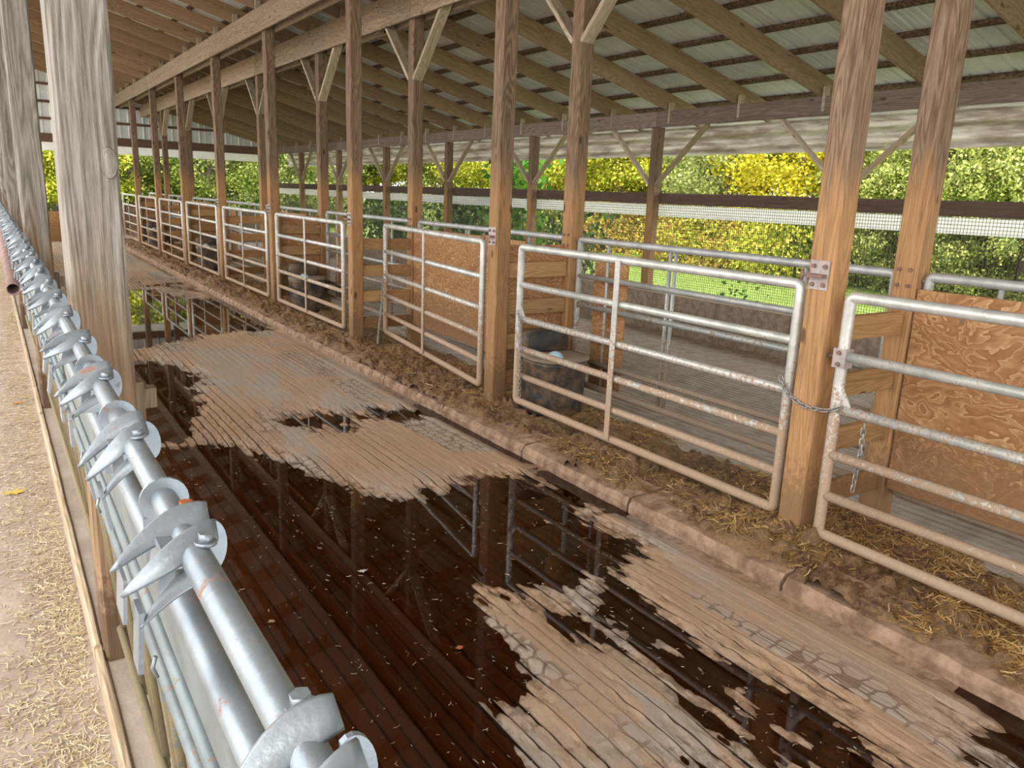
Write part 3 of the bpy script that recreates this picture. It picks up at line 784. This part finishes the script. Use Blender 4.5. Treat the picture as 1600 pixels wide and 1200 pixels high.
ZP = (1.545, 1.225, .965, .685, .465, .25)
plab = {-1: 'inner grey pen gate hidden behind the wide plywood sheet', 0: 'inner grey pen gate behind the closed muddy alley gate'}
for k in range(-1, 8):
    gate('pen_gate', X2+.09, PY(k)+PW+.03, S-PW-.06, ZP, .028, (.62, 1.80, 1.86, 2.6), M['galv_pen'], plab.get(k, 'inner grey pen gate, %s past the one behind the closed muddy gate' % ORD[max(0, k)]), 'inner pen gates', flat=False)

# hinge collar on the near gate's end tube, facing the chained post
t = thing('gate_collar', 'rusty clamp collar on the end tube of the gate by the plywood', 'clamp', (GX, 2.32, 1.155))
MB().box((-.034, -.036, -.05), (.034, .036, .05)).build('clamp', M['rust_plate'], t)
for zz in (-.03, .03): link('bolt', onem, None, t, (-.034, .0, zz))
MB().sweep([(0, .03, .0), (0, .09, .0)], .011, 8).build('clamp_pin', M['rust'], t)

# chains
_lk = MB()
def stadium(a, b, n=5):
    pts = []
    for i in range(n+1): th = -PI/2+PI*i/n; pts.append((a+b*math.cos(th), b*math.sin(th), 0))
    for i in range(n+1): th = PI/2+PI*i/n; pts.append((-a+b*math.cos(th), b*math.sin(th), 0))
    return pts
_lk.sweep(stadium(.012, .0105), .0040, 6, closed=True); lkm = _lk.mesh('chain_link'); lkm.materials.append(M['chain'])
def chain(label, pts):
    pts = [Vector(p) for p in pts]; t = thing('chain', label, 'chain', pts[0])
    acc = [0]; 
    for a, b in zip(pts, pts[1:]): acc.append(acc[-1]+(b-a).length)
    L = acc[-1]; n = int(L/.027)
    for i in range(n):
        s_ = (i+.5)*L/n; j = max(q for q in range(len(acc)-1) if acc[q] <= s_+1e-9); a, b = pts[j], pts[j+1]
        p = a.lerp(b, (s_-acc[j])/(acc[j+1]-acc[j])); d = (b-a).normalized()
        q = d.to_track_quat('X', 'Z').to_matrix().to_4x4() @ Matrix.Rotation(PI/4+(i % 2)*PI/2, 4, 'X')
        o = link('chain_link', lkm, None, t, p-pts[0]); o.rotation_euler = q.to_euler()
xc = X1-.012
def sag(a, b, s_, n=10): 
    a, b = Vector(a), Vector(b); return [a.lerp(b, i/n)-Vector((0, 0, s_*4*(i/n)*(1-i/n))) for i in range(n+1)]
chain('steel chain slung across the front of the hinge-plate post between two gates', sag((GX-.03, 2.66, .985), (xc, 2.55, .90), .01, 4)+sag((xc, 2.53, .895), (xc, 2.40, .87), .01, 4)+sag((xc+.01, 2.39, .872), (GX-.03, 2.27, .91), .015, 5))
chain('steel chain hanging at the free end of the closed muddy gate', [(GX-.035, 5.27, .98), (GX-.045, 5.22, .90), (GX-.04, 5.20, .6), (GX-.035, 5.20, .27)])
chain('thin chain hanging from the free end of the ajar gate to the bedding', [(GX+.32, 8.74, .86), (GX+.27, 8.66, .60), (GX+.18, 8.55, .30), (GX+.12, 8.45, .14)])
chain('short loose chain hanging behind the gate by the plywood sheet', [(GX+.05, 2.18, .83), (GX+.055, 2.18, .70), (GX+.05, 2.19, .46)])

# ------------------------------------------------------------------ pen dividers and plywood
ZB = (1.275, .955, .645, .325)
for k in range(0, 8):
    lab = {0: 'tan board pen divider beside the chained gate post', 1: 'tan board pen divider backed with plywood behind the nearest water tank', 2: 'tan open board pen divider behind the free end of the ajar gate'}.get(k, 'tan board pen divider, %s past the open one by the ajar gate' % ORD[max(0, k-2)])
    t = thing('pen_divider', lab, 'fence', (X1+PW, PY(k), 0), 'board pen dividers')
    for z in ZB:
        timber('divider_board', (X1+PW+.005, PY(k)+.055, z), (X2-.005, PY(k)+.055, z), .038, .135, M['board'], t, t.location)
    if k % 2 == 1:
        MB().box((.005, 0, .25), (X2-X1-PW-.005, .015, 1.49)).build('plywood_backing', M['ply'], t, (0, .085, 0))
for k in range(-1, 8):
    if k % 2: ya, yb, x = PY(k+1)-.012-2.42, PY(k+1)-.012, X2+.02
    else: ya, yb, x = PY(k+1)-.60, PY(k+1)-.17, X2+PW+.02
    lab = {-1: 'wide flame-grained plywood sheet beside the four-bolt inner post', 0: 'narrow chewed plywood strip beside the inner post with the water tank', 1: 'wide plywood sheet with a vertical seam behind the ajar gate'}.get(k, 'plywood sheet along the inner pens, %s past the seamed sheet' % ORD[max(0, k-1)])
    t = thing('plywood_panel', lab, 'plywood', (x, ya, 0), 'plywood sheets along the pens')
    if k % 2:
        MB().box((0, 0, .28), (.018, (yb-ya)*.66-.004, 1.475)).build('sheet', M['ply'], t)
        MB().box((0, (yb-ya)*.66, .28), (.018, yb-ya, 1.475)).build('sheet', M['ply'], t)
        MB().box((-.006, 0, -.04), (0, .02, .04)).build('strap_plate', M['rust'], t, (0, yb-ya-.28, 1.36))
    else: MB().box((0, 0, .22), (.018, yb-ya, 1.43)).build('sheet', M['ply'], t)

# ------------------------------------------------------------------ water tanks
tank = MB(); tank.lathe([(.235, 0), (.245, .06), (.25, .30), (.262, .44), (.27, .455), (.27, .475), (.26, .485)], 28, sq=.32)
tkm = tank.mesh('tank_body'); tkm.materials.append(M['black'])
lid = MB(); lid.lathe([(.268, .0), (.275, .012), (.27, .028), (.22, .036), (.05, .04)], 28, sq=.32); ldm = lid.mesh('tank_lid'); ldm.materials.append(M['lid'])
ball = MB(); ball.lathe([(.001+.075*math.sin(PI*i/10), -.075*math.cos(PI*i/10)) for i in range(11)], 18); blm = ball.mesh('float_ball'); blm.materials.append(M['ball'])
bk = MB(); bk.lathe([(.12, 0), (.13, .02), (.13, .10), (.115, .17), (.10, .185)], 24, sq=.45); bkm = bk.mesh('valve_cover'); bkm.materials.append(M['black'])
for k in (1, 3, 5, 7):
    t = thing('water_tank', {1: 'black plastic water tank with a pale blue float ball behind the closed muddy gate', 3: 'black water tank with pale blue ball behind the gate beyond the ajar one'}.get(k, 'black water tank with a pale blue ball farther down the pens'), 'water tank', (3.97, PY(k)-.33, .07), None if k < 5 else 'water tanks farther down')
    link('tank_body', tkm, None, t); link('tank_lid', ldm, None, t, (0, 0, .485))
    link('float_ball', blm, None, t, (-.09, -.13, .50)); o = link('valve_cover', bkm, None, t, (.0, .17, .525)); o.scale = (1.9, .75, 1)

# ------------------------------------------------------------------ headlock row along the feed alley
HX, HZ = .115, 1.602
lean = lambda z: HX+(1.6-z)*.095
# meshes are made once for one bay (local origin at bay start, x/z absolute) and shared by every bay
U = .3187; B0 = PY(-1)+PW/2              # bay start at the post centre
bay = S
def blade(pts_w, th, dirw, mb):
    """swept flat blade: pts_w list of (centre, halfwidth); dirw unit width direction; th half thickness normal"""
    dirw = Vector(dirw).normalized(); rings = []
    n = len(pts_w)
    for i, (c, w) in enumerate(pts_w):
        c = Vector(c); tg = (Vector(pts_w[min(i+1, n-1)][0])-Vector(pts_w[max(i-1, 0)][0])).normalized()
        nm = tg.cross(dirw).normalized()
        rings.append([c+dirw*w*.8+nm*th, c+dirw*w, c+dirw*w*.8-nm*th, c-dirw*w*.8-nm*th, c-dirw*w, c-dirw*w*.8+nm*th])
    vs_ = [q for r in rings for q in r]; fs = []
    for i in range(n-1):
        for k in range(6): fs.append((i*6+k, i*6+(k+1) % 6, (i+1)*6+(k+1) % 6, (i+1)*6+k))
    fs += [tuple(range(5, -1, -1)), tuple((n-1)*6+k for k in range(6))]
    mb.add(vs_, fs, True)
lt = MB()
def jaw(y, wy, wmax, x0, x1, z0, dz, th=.0024, curve=.006, wtip=.0008, tilt=.9):
    pts_ = []
    for i in range(13):
        t_ = i/12; x = x0+(x1-x0)*t_
        w = wmax*(math.sin(PI*min(1, .22+.78*t_))**.75)*(1-.15*t_)+wtip
        pts_.append(((x, y+wy*t_+curve*math.sin(PI*t_), z0+dz*t_**1.6), w))
    blade(pts_, th, (0, 1, tilt), lt)
jaw(.024, -.018, .0135, .020, -.060, .019, -.036, curve=.009)             # upper claw
jaw(-.014, -.016, .0135, .018, -.056, .017, -.039, curve=-.004)            # lower claw
jaw(-.034, -.018, .0085, .004, -.046, -.012, -.028, th=.0018) # fang below
lt.box((-.054, -.024, -.050), (-.051, .014, -.012)); lt.box((-.047, -.052, -.080), (-.043, -.026, -.028))   # latch tongues
lt.obox((-.020, .004, -.012), (.006, 0, 0), (0, .022, 0), (.002, 0, .016))
gp = []
for i in range(15):
    a = -PI*.15+PI*1.3*i/14; gp.append((.018+.013*math.sin(a), .0, -.004+.024*math.cos(a)))
vv = [(p[0], .004, p[2]) for p in gp]+[(p[0], .0, p[2]) for p in gp]; ng_ = len(gp)
lt.add(vv, [tuple(range(ng_)), tuple(range(2*ng_-1, ng_-1, -1))]+[(i, i+ng_, (i+1) % ng_+ng_, (i+1) % ng_) for i in range(ng_)])
ltm = lt.mesh('latch_casting'); ltm.materials.append(M['lock'])
bt = MB(); bt.sweep([(0, 0, 0), (0, 0, .008)], .0062, 6); bt.sweep([(0, 0, -.002), (0, 0, .001)], .009, 10); btm = bt.mesh('bolt'); btm.materials.append(M['lock'])
btr = btm.copy(); btr.materials.clear(); btr.materials.append(M['rust_bolt'])
rg = MB(); rg.lathe([(.0128, -.002), (.0225, -.002), (.0225, .002), (.0128, .002)], 20)
rgv = [(p[0], p[2], -p[1]) for p in rg.v]; rg.v = rgv; rg.box((-.020, -.0018, -.075), (.012, .0018, -.016)); rg.sm = [False]*len(rg.f); rgm = rg.mesh('collar'); rgm.materials.append(M['lock'])
tt = MB(); tt.sweep([(0, .004, 0), (0, bay-.004, 0)], .0125, 14); ttm = tt.mesh('top_tube'); ttm.materials.append(M['lock'])
t2 = MB(); t2.sweep([(0, .05, 0), (0, bay-.05, 0)], .0140, 14); t2m = t2.mesh('pivot_tube'); t2m.materials.append(M['lock'])
r1 = MB(); r1.sweep([(0, .12, 0), (0, bay-.12, 0)], .0115, 10); r1m = r1.mesh('rail'); r1m.materials.append(M['lock_low'])
pl_ = MB(); pl_.obox((0, bay/2, 0), (.0022, 0, 0), (0, bay/2-.10, 0), (-.005, 0, .052)); plm = pl_.mesh('flat_bar'); plm.materials.append(M['lock_low'])
vb = MB(); vb.sweep([(lean(1.44)-HX+.018, 0, 1.44-HZ), (lean(.56)-HX+.010, 0, .56-HZ)], .0095, 8); vbm = vb.mesh('stanchion_bar'); vbm.materials.append(M['lock_low'])
sb = MB(); sb.sweep([(lean(1.42)-HX+.020, 0, 1.42-HZ), (lean(.60)-HX+.012, .10, .60-HZ)], .0085, 8); sbm = sb.mesh('swing_bar'); sbm.materials.append(M['lock_low'])
cpm = MB().sweep([(0, -.035, 0), (0, .035, 0)], .0150, 14).mesh('coupling'); cpm.materials.append(M['lock'])
wgm = MB().sweep([(-.004, 0, -.016), (-.009, 0, 0), (-.004, 0, .016)], .0030, 6).mesh('lock_clip'); wgm.materials.append(M['lock'])
for k in range(0, 8):
    y0 = B0+k*S
    t = thing('headlock_panel', {0: 'nearest galvanised headlock panel with silver claw latches on its top tube', 1: 'galvanised headlock panel between the knotty post and the next grey post'}.get(k, 'galvanised headlock panel, %s past the knotty post' % ORD[k]), 'headlock', (HX, y0, HZ), 'headlock panels along the feed alley')
    link('top_tube', ttm, None, t); link('pivot_tube', t2m, None, t, (lean(1.50)-HX, 0, 1.497-HZ))
    link('flat_bar', plm, None, t, (lean(1.40)-HX, 0, 1.395-HZ))
    for z, dx in ((1.305, .0), (1.225, -.004), (.60, 0)): link('rail', r1m, None, t, (lean(z)-HX+dx, 0, z-HZ))
    link('coupling', cpm, None, t, (0, .0 if k else .05, 0))
    for j in range(10):
        yu = .085+U*j
        c = link('latch_casting', ltm, None, t, (0, yu, 0)); v_ = (j*7+k*3) % 5
        c.rotation_euler = (0, math.radians((v_-2)*4), 0)
        rusty = (j+k) % 3 == 1
        link('bolt', btr if rusty else btm, None, c, (.006, .046, .0145)); link('bolt', btm, None, c, (.006, -.030, .0145))
        if j % 2 == 0 or j in (5,): link('collar', rgm, None, t, (0, yu+.115, 0))
        if .05 < yu+.12 < bay-.05: link('stanchion_bar', vbm, None, t, (0, yu+.12, 0))
        link('swing_bar', sbm, None, t, (0, min(yu+.0, bay-.22), 0))
        if .14 < yu+.06 < bay-.14: link('lock_clip', wgm, None, t, (lean(1.262)-HX-.013, yu+.06, 1.262-HZ))

# rusty pipe fixed along the feed side of the farther posts
pa = at(21, 452, x=.080); pb = at(2, 352, x=.080)
mb = MB(); n = 16; d = (Vector(pb)-Vector(pa))
rp = thing('rusty_pipe', 'rusty hollow pipe with an open end on the feed side of the headlocks', 'pipe', pa)
e1 = d.normalized(); e2 = e1.cross(Vector((0, 0, 1))).normalized(); e3 = e2.cross(e1)
def rr_(r, o): return [o+(e2*math.cos(2*PI*q/n)+e3*math.sin(2*PI*q/n))*r for q in range(n)]
vsq = rr_(.037, Vector())+rr_(.037, d)+rr_(.031, Vector())+rr_(.031, d); fq = []; 
for q in range(n):
    w = (q+1) % n; fq += [(q, n+q, n+w, w), (2*n+q, 2*n+w, 3*n+w, 3*n+q), (q, w, 2*n+w, 2*n+q)]
MB().add(vsq, fq, [True]*len(fq)).build('pipe', M['rust_pipe'], rp)

# ------------------------------------------------------------------ fallen leaves
def leaf(label, p, r, colr, rot=0):
    m_ = plain('leaf_'+label.split()[0], colr, .6, 0, .3, 40, .1); n = 7; vs_ = [(0, 0, .003)]; fs = []
    for i in range(2*n):
        a = 2*PI*i/(2*n)+rot; q = r*(1 if i % 2 == 0 else .5)*(.8+.4*random.random()); vs_.append((q*math.cos(a), q*.75*math.sin(a), .002+random.random()*.006))
    for i in range(2*n): fs.append((0, 1+i, 1+(i+1) % (2*n)))
    o = MB().add(vs_, fs).build('fallen_leaf', m_, None, p); tag(o, label, 'leaf'); return o
leaf('orange dead leaf on the feed alley floor', tuple(at(26, 630, z=.403)), .05, (.70, .27, .03))
leaf('yellow dead leaf lying in the feed alley hay', tuple(at(22, 770, z=.403)), .06, (.66, .46, .10), .4)
leaf('white maple-like leaf floating on the dark puddle', tuple(at(567, 893, z=.003)), .028, (.85, .82, .78))
leaf('small red leaf floating on the dark puddle', tuple(at(718, 1013, z=.003)), .024, (.50, .16, .10), .7)
leaf('pale yellow leaf scrap at the puddle edge near the kerb block', tuple(at(300, 672, z=.003)), .03, (.72, .64, .45), .2)
leaf('pinkish leaf scrap floating beside the headlock top tube', tuple(at(424, 972, z=.003)), .02, (.62, .42, .30), .9)

# ------------------------------------------------------------------ trees, hedge, shrubs, vine
def foliage_mesh(name, n_cl, n_leaf, rad, size, seed, squash=(1, 1, 1), spread=.24, fill=.35, droop=0):
    r = np.random.default_rng(seed); d = r.normal(size=(n_cl, 3)); d /= np.linalg.norm(d, axis=1)[:, None]
    cc = d*(rad*(fill+(1-fill)*r.random(n_cl)**.5))[:, None]*np.array(squash)
    P = (cc[:, None, :]+r.normal(size=(n_cl, n_leaf, 3))*rad*spread*np.array((1, 1, .75))).reshape(-1, 3)
    n = len(P); a = r.normal(size=(n, 3)); a /= np.linalg.norm(a, axis=1)[:, None]; b = np.cross(a, r.normal(size=(n, 3))); b /= np.linalg.norm(b, axis=1)[:, None]
    if droop: a[:, 2] -= droop; a /= np.linalg.norm(a, axis=1)[:, None]
    s = (size*(.6+.8*r.random(n)))[:, None]
    V = np.stack([P-a*s, P+b*s*.55, P+a*s, P-b*s*.55], 1).reshape(-1, 3)
    return np_mesh(name, V, np.arange(4*n).reshape(-1, 4))
CR = [foliage_mesh('crown', 60, 420, 2.3, .055, 1, (1, 1, 1.1), spread=.115), foliage_mesh('crown', 70, 360, 2.3, .058, 2, (1.1, 1.1, .95), spread=.11), foliage_mesh('crown', 80, 320, 2.3, .052, 3, (.9, .9, 1.3), spread=.105)]
CED = foliage_mesh('cedar_crown', 210, 300, 2.2, .038, 4, (.8, .9, 1.35), spread=.062, fill=.82, droop=.5)
BUS = foliage_mesh('bush_crown', 36, 240, 1.0, .042, 5, (1.1, 1.1, .7), spread=.3)
def trunk_mesh(h, r, seed):
    rnd = random.Random(seed); mb = MB(); pts_ = [(rnd.uniform(-.08, .08)*i, rnd.uniform(-.08, .08)*i, h*i/5) for i in range(6)]
    mb.sweep(pts_, [r*(1-.12*i) for i in range(6)], 8)
    for q in range(4):
        a = rnd.random()*6.28; i = rnd.randint(2, 4); p = Vector(pts_[i]); e = p+Vector((math.cos(a)*h*.3, math.sin(a)*h*.3, h*.28)); mb.sweep([p, p.lerp(e, .5)+Vector((0, 0, .1)), e], [r*.45, r*.3, r*.15], 6)
    return mb.mesh('trunk')
TR = [trunk_mesh(4.2, .16, 1), trunk_mesh(4.6, .20, 2)]
for m_ in TR: m_.materials.append(M['bark'])
def place_tree(name, label, cat, me, mat, x, y, z, s, trunk=True, group=None, zs=1.0):
    gz = -.12+max(0, min(1, (x-14)*.03)) if x > 8.6 else -.1
    t = thing(name, label, cat, (x, y, gz), group)
    if not me.materials: me.materials.append(mat)
    o = link('foliage', me, None, t, (0, 0, z)); o.material_slots[0].link = 'OBJECT'; o.material_slots[0].material = mat
    o.scale = (s, s, s*zs); o.rotation_euler = (0, 0, random.random()*6.28); o['kind'] = 'stuff'
    if trunk: q = link('trunk', TR[random.randrange(2)], None, t); q.scale = (s, s, s*.95); q.rotation_euler = (0, 0, random.random()*6.28)
    return t
def dirx(u, X): p = at(u, 300, x=X); return p[1]
LT = {'leaf_y': ('bright yellow autumn tree beyond the lawn', 'yellow autumn trees'), 'leaf_yg': ('yellow-green tree beyond the lawn', 'yellow-green trees beyond the lawn'),
      'leaf_g': ('dark green leafy tree beyond the lawn', 'dark green trees beyond the lawn'), 'leaf_pale': ('pale grey-green tree beyond the lawn', 'pale green trees beyond the lawn')}
# (pixel column, distance X, material, scale)
for i, (u, X, mt, s) in enumerate([(1250, 19.5, 'leaf_y', 1.05), (1285, 24, 'leaf_y', 1.3), (1135, 19.5, 'leaf_pale', 1.0), (1080, 23, 'leaf_pale', 1.2), (1195, 26, 'leaf_yg', 1.6), (1110, 29, 'leaf_g', 1.9), (1020, 22, 'leaf_yg', 1.1), (965, 20, 'leaf_yg', 1.25), (930, 25, 'leaf_y', 1.3),
        (890, 23, 'leaf_yg', 1.3), (855, 19, 'leaf_bush', .95), (800, 24, 'leaf_yg', 1.5), (755, 22, 'leaf_yg', 1.2), (715, 27, 'leaf_pale', 1.6), (690, 22, 'leaf_g', 1.2), (640, 22, 'leaf_yg', 1.3), (590, 22, 'leaf_y', 1.4), (560, 26, 'leaf_y', 1.7), (515, 23, 'leaf_y', 1.4), (470, 22, 'leaf_y', 1.4), (445, 26, 'leaf_yg', 1.6), (1000, 30, 'leaf_g', 2.0), (860, 32, 'leaf_g', 2.2), (760, 33, 'leaf_g', 2.2), (660, 34, 'leaf_g', 2.3), (540, 34, 'leaf_g', 2.3), (1330, 27, 'leaf_g', 1.9), (1450, 28, 'leaf_g', 2.0), (1560, 28, 'leaf_g', 2.0)]):
    y = dirx(u, X); lab, grp = LT.get(mt, ('orange-brown autumn tree beyond the lawn', None))
    place_tree('deciduous_tree', lab, 'tree', CR[i % 3], M[mt], X, y, 3.4*s, s, True, grp)
for i, (u, X) in enumerate([(1405, 19.5), (1445, 18.5), (1500, 18.5), (1560, 18), (1620, 17.5), (1700, 17.5)]):
    place_tree('cedar_tree', 'light green feathery cedar of the hedge beyond the lawn', 'tree', CED, M['leaf_cedar'], X, dirx(u, X), 2.75, 1.0, True, 'cedars of the hedge')
for i, (u, X, mt) in enumerate([(960, 19, 'leaf_bush'), (990, 20, 'leaf_bush'), (1075, 18.5, 'leaf_bush'), (1130, 19, 'leaf_yg'), (1160, 18.5, 'leaf_bush'), (1200, 19, 'leaf_bush'), (1240, 18, 'leaf_yg'), (1290, 19, 'leaf_yg'), (1320, 18.5, 'leaf_g'), (1030, 21, 'leaf_yg'), (700, 19, 'leaf_pale'), (660, 19, 'leaf_pale'), (610, 20, 'leaf_g'), (500, 20, 'leaf_yg'), (470, 21, 'leaf_g'), (740, 19, 'leaf_g'), (870, 18, 'leaf_g')]):
    place_tree('autumn_bush', {'leaf_bush': 'low russet and yellow bush at the lawn edge', 'leaf_yg': 'low yellow-green bush at the lawn edge', 'leaf_g': 'low dark green bush at the lawn edge', 'leaf_pale': 'low pale green bush at the lawn edge'}[mt], 'bush', BUS, M[mt], X, dirx(u, X), .75, 1.25, False, 'bushes at the lawn edge '+{'leaf_bush': 'russet', 'leaf_yg': 'yellow-green', 'leaf_g': 'dark green', 'leaf_pale': 'pale green'}[mt], 1.25)
for i, (x, y, mt, s) in enumerate([(-1.0, 38, 'leaf_yg', 1.3), (2.5, 37, 'leaf_yg', 1.2), (5.5, 39, 'leaf_g', 1.3), (8.5, 38, 'leaf_g', 1.3), (11.5, 39, 'leaf_pale', 1.3), (14, 42, 'leaf_pale', 1.4), (0.5, 45, 'leaf_g', 1.9), (5, 46, 'leaf_g', 1.9), (10, 46, 'leaf_g', 1.9), (17, 48, 'leaf_g', 2.0), (-5, 42, 'leaf_g', 1.7)]):
    place_tree('deciduous_tree', {'leaf_yg': 'yellow-green tree behind the far gable doorway', 'leaf_g': 'dark green tree behind the far gable doorway', 'leaf_pale': 'pale green tree behind the far gable doorway'}[mt], 'tree', CR[i % 3], M[mt], x, y, 2.3*s, s, True, 'trees behind the far gable, '+{'leaf_yg': 'yellow-green', 'leaf_g': 'dark green', 'leaf_pale': 'pale green'}[mt])
# big-leaved climbing shrub against the outer posts
vn = np.random.default_rng(11)
M['leaf_dark'] = island('leaves_dark', [(0, (.02, .045, .012)), (.6, (.06, .11, .025)), (1, (.16, .24, .06))], .2, .45)
def shrub(name, label, x0, y0, n, sx, sy, zt_, mt, ls, p=.8):
    zv = .15+vn.random(n)**p*zt_; yv = np.clip(vn.normal(0, sy, n), -2.2*sy, 2.2*sy)*(.6+.4*zv/zt_); xv = vn.normal(0, sx, n)
    P_ = np.stack([xv, yv, zv], -1); a = vn.normal(size=(n, 3)); a[:, 2] -= .6; a /= np.linalg.norm(a, axis=1)[:, None]
    b = np.cross(a, vn.normal(size=(n, 3))); b /= np.linalg.norm(b, axis=1)[:, None]
    s_ = (ls*(.6+.7*vn.random(n)))[:, None]; V = np.stack([P_-a*s_, P_+b*s_*.7, P_+a*s_, P_-b*s_*.7], 1).reshape(-1, 3)
    t = thing(name, label, 'shrub', (x0, y0, -.12))
    o = link('foliage', np_mesh('shrub_leaves', V, np.arange(4*n).reshape(-1, 4)), M[mt], t, (0, 0, .12)); o['kind'] = 'stuff'
    mb = MB()
    for q in range(8):
        a = random.uniform(-1, 1)*sy*1.4; mb.sweep([(0, a*.3, 0), (random.uniform(-.1, .1), a*.7, zt_*.4), (random.uniform(-.15, .15), a, zt_*.85)], [.02, .014, .005], 6)
    mb.build('stems', M['bark'], t)
shrub('leafy_shrub', 'tall bright green big-leaved shrub rising past the dark rail board outside', 9.35, 14.0, 750, .2, .55, 2.55, 'leaf_vine', .085, .6)
shrub('leafy_shrub', 'low dark glossy shrub just outside the mesh, beside the tall bright shrub', 9.5, 16.4, 1500, .3, .75, 1.75, 'leaf_dark', .07)
shrub('leafy_shrub', 'broad dark shrub just outside the mesh in line with the ajar gate end', 9.9, 21.3, 2200, .3, 1.2, 1.7, 'leaf_dark', .07)
shrub('leafy_shrub', 'dark shrub outside the mesh beside the outer post nearest the water tank', 9.4, 12.0, 600, .22, .5, 1.6, 'leaf_dark', .065)
w_ = at(1150, 458, x=8.75)
shrub('weed_clump', 'straggly green weed growing outside the mesh behind the closed muddy gate', 8.75, w_[1], 110, .08, .30, .85, 'leaf_vine', .035)
# lawn blades near the barn
n = 26000; x = 8.8+RNG.random(n)**1.4*12; y = -1+RNG.random(n)*26
P_ = np.stack([x, y, -.12+np.clip((x-14)*.03, 0, 1)], -1); a = RNG.random(n)*6.28; hh = .05+.10*RNG.random(n); w = .008
lean_ = RNG.normal(0, .04, (n, 2)); top = P_+np.concatenate([lean_, hh[:, None]], 1); sv = np.stack([np.cos(a)*w, np.sin(a)*w, a*0], -1)
V = np.stack([P_-sv, P_+sv, top+sv*.2, top-sv*.2], 1).reshape(-1, 3)
tag(link('lawn_grass', np_mesh('lawn_grass', V, np.arange(4*n).reshape(-1, 4)), M['grass_blade']), 'short bright green grass blades of the lawn', 'grass', kind='stuff')
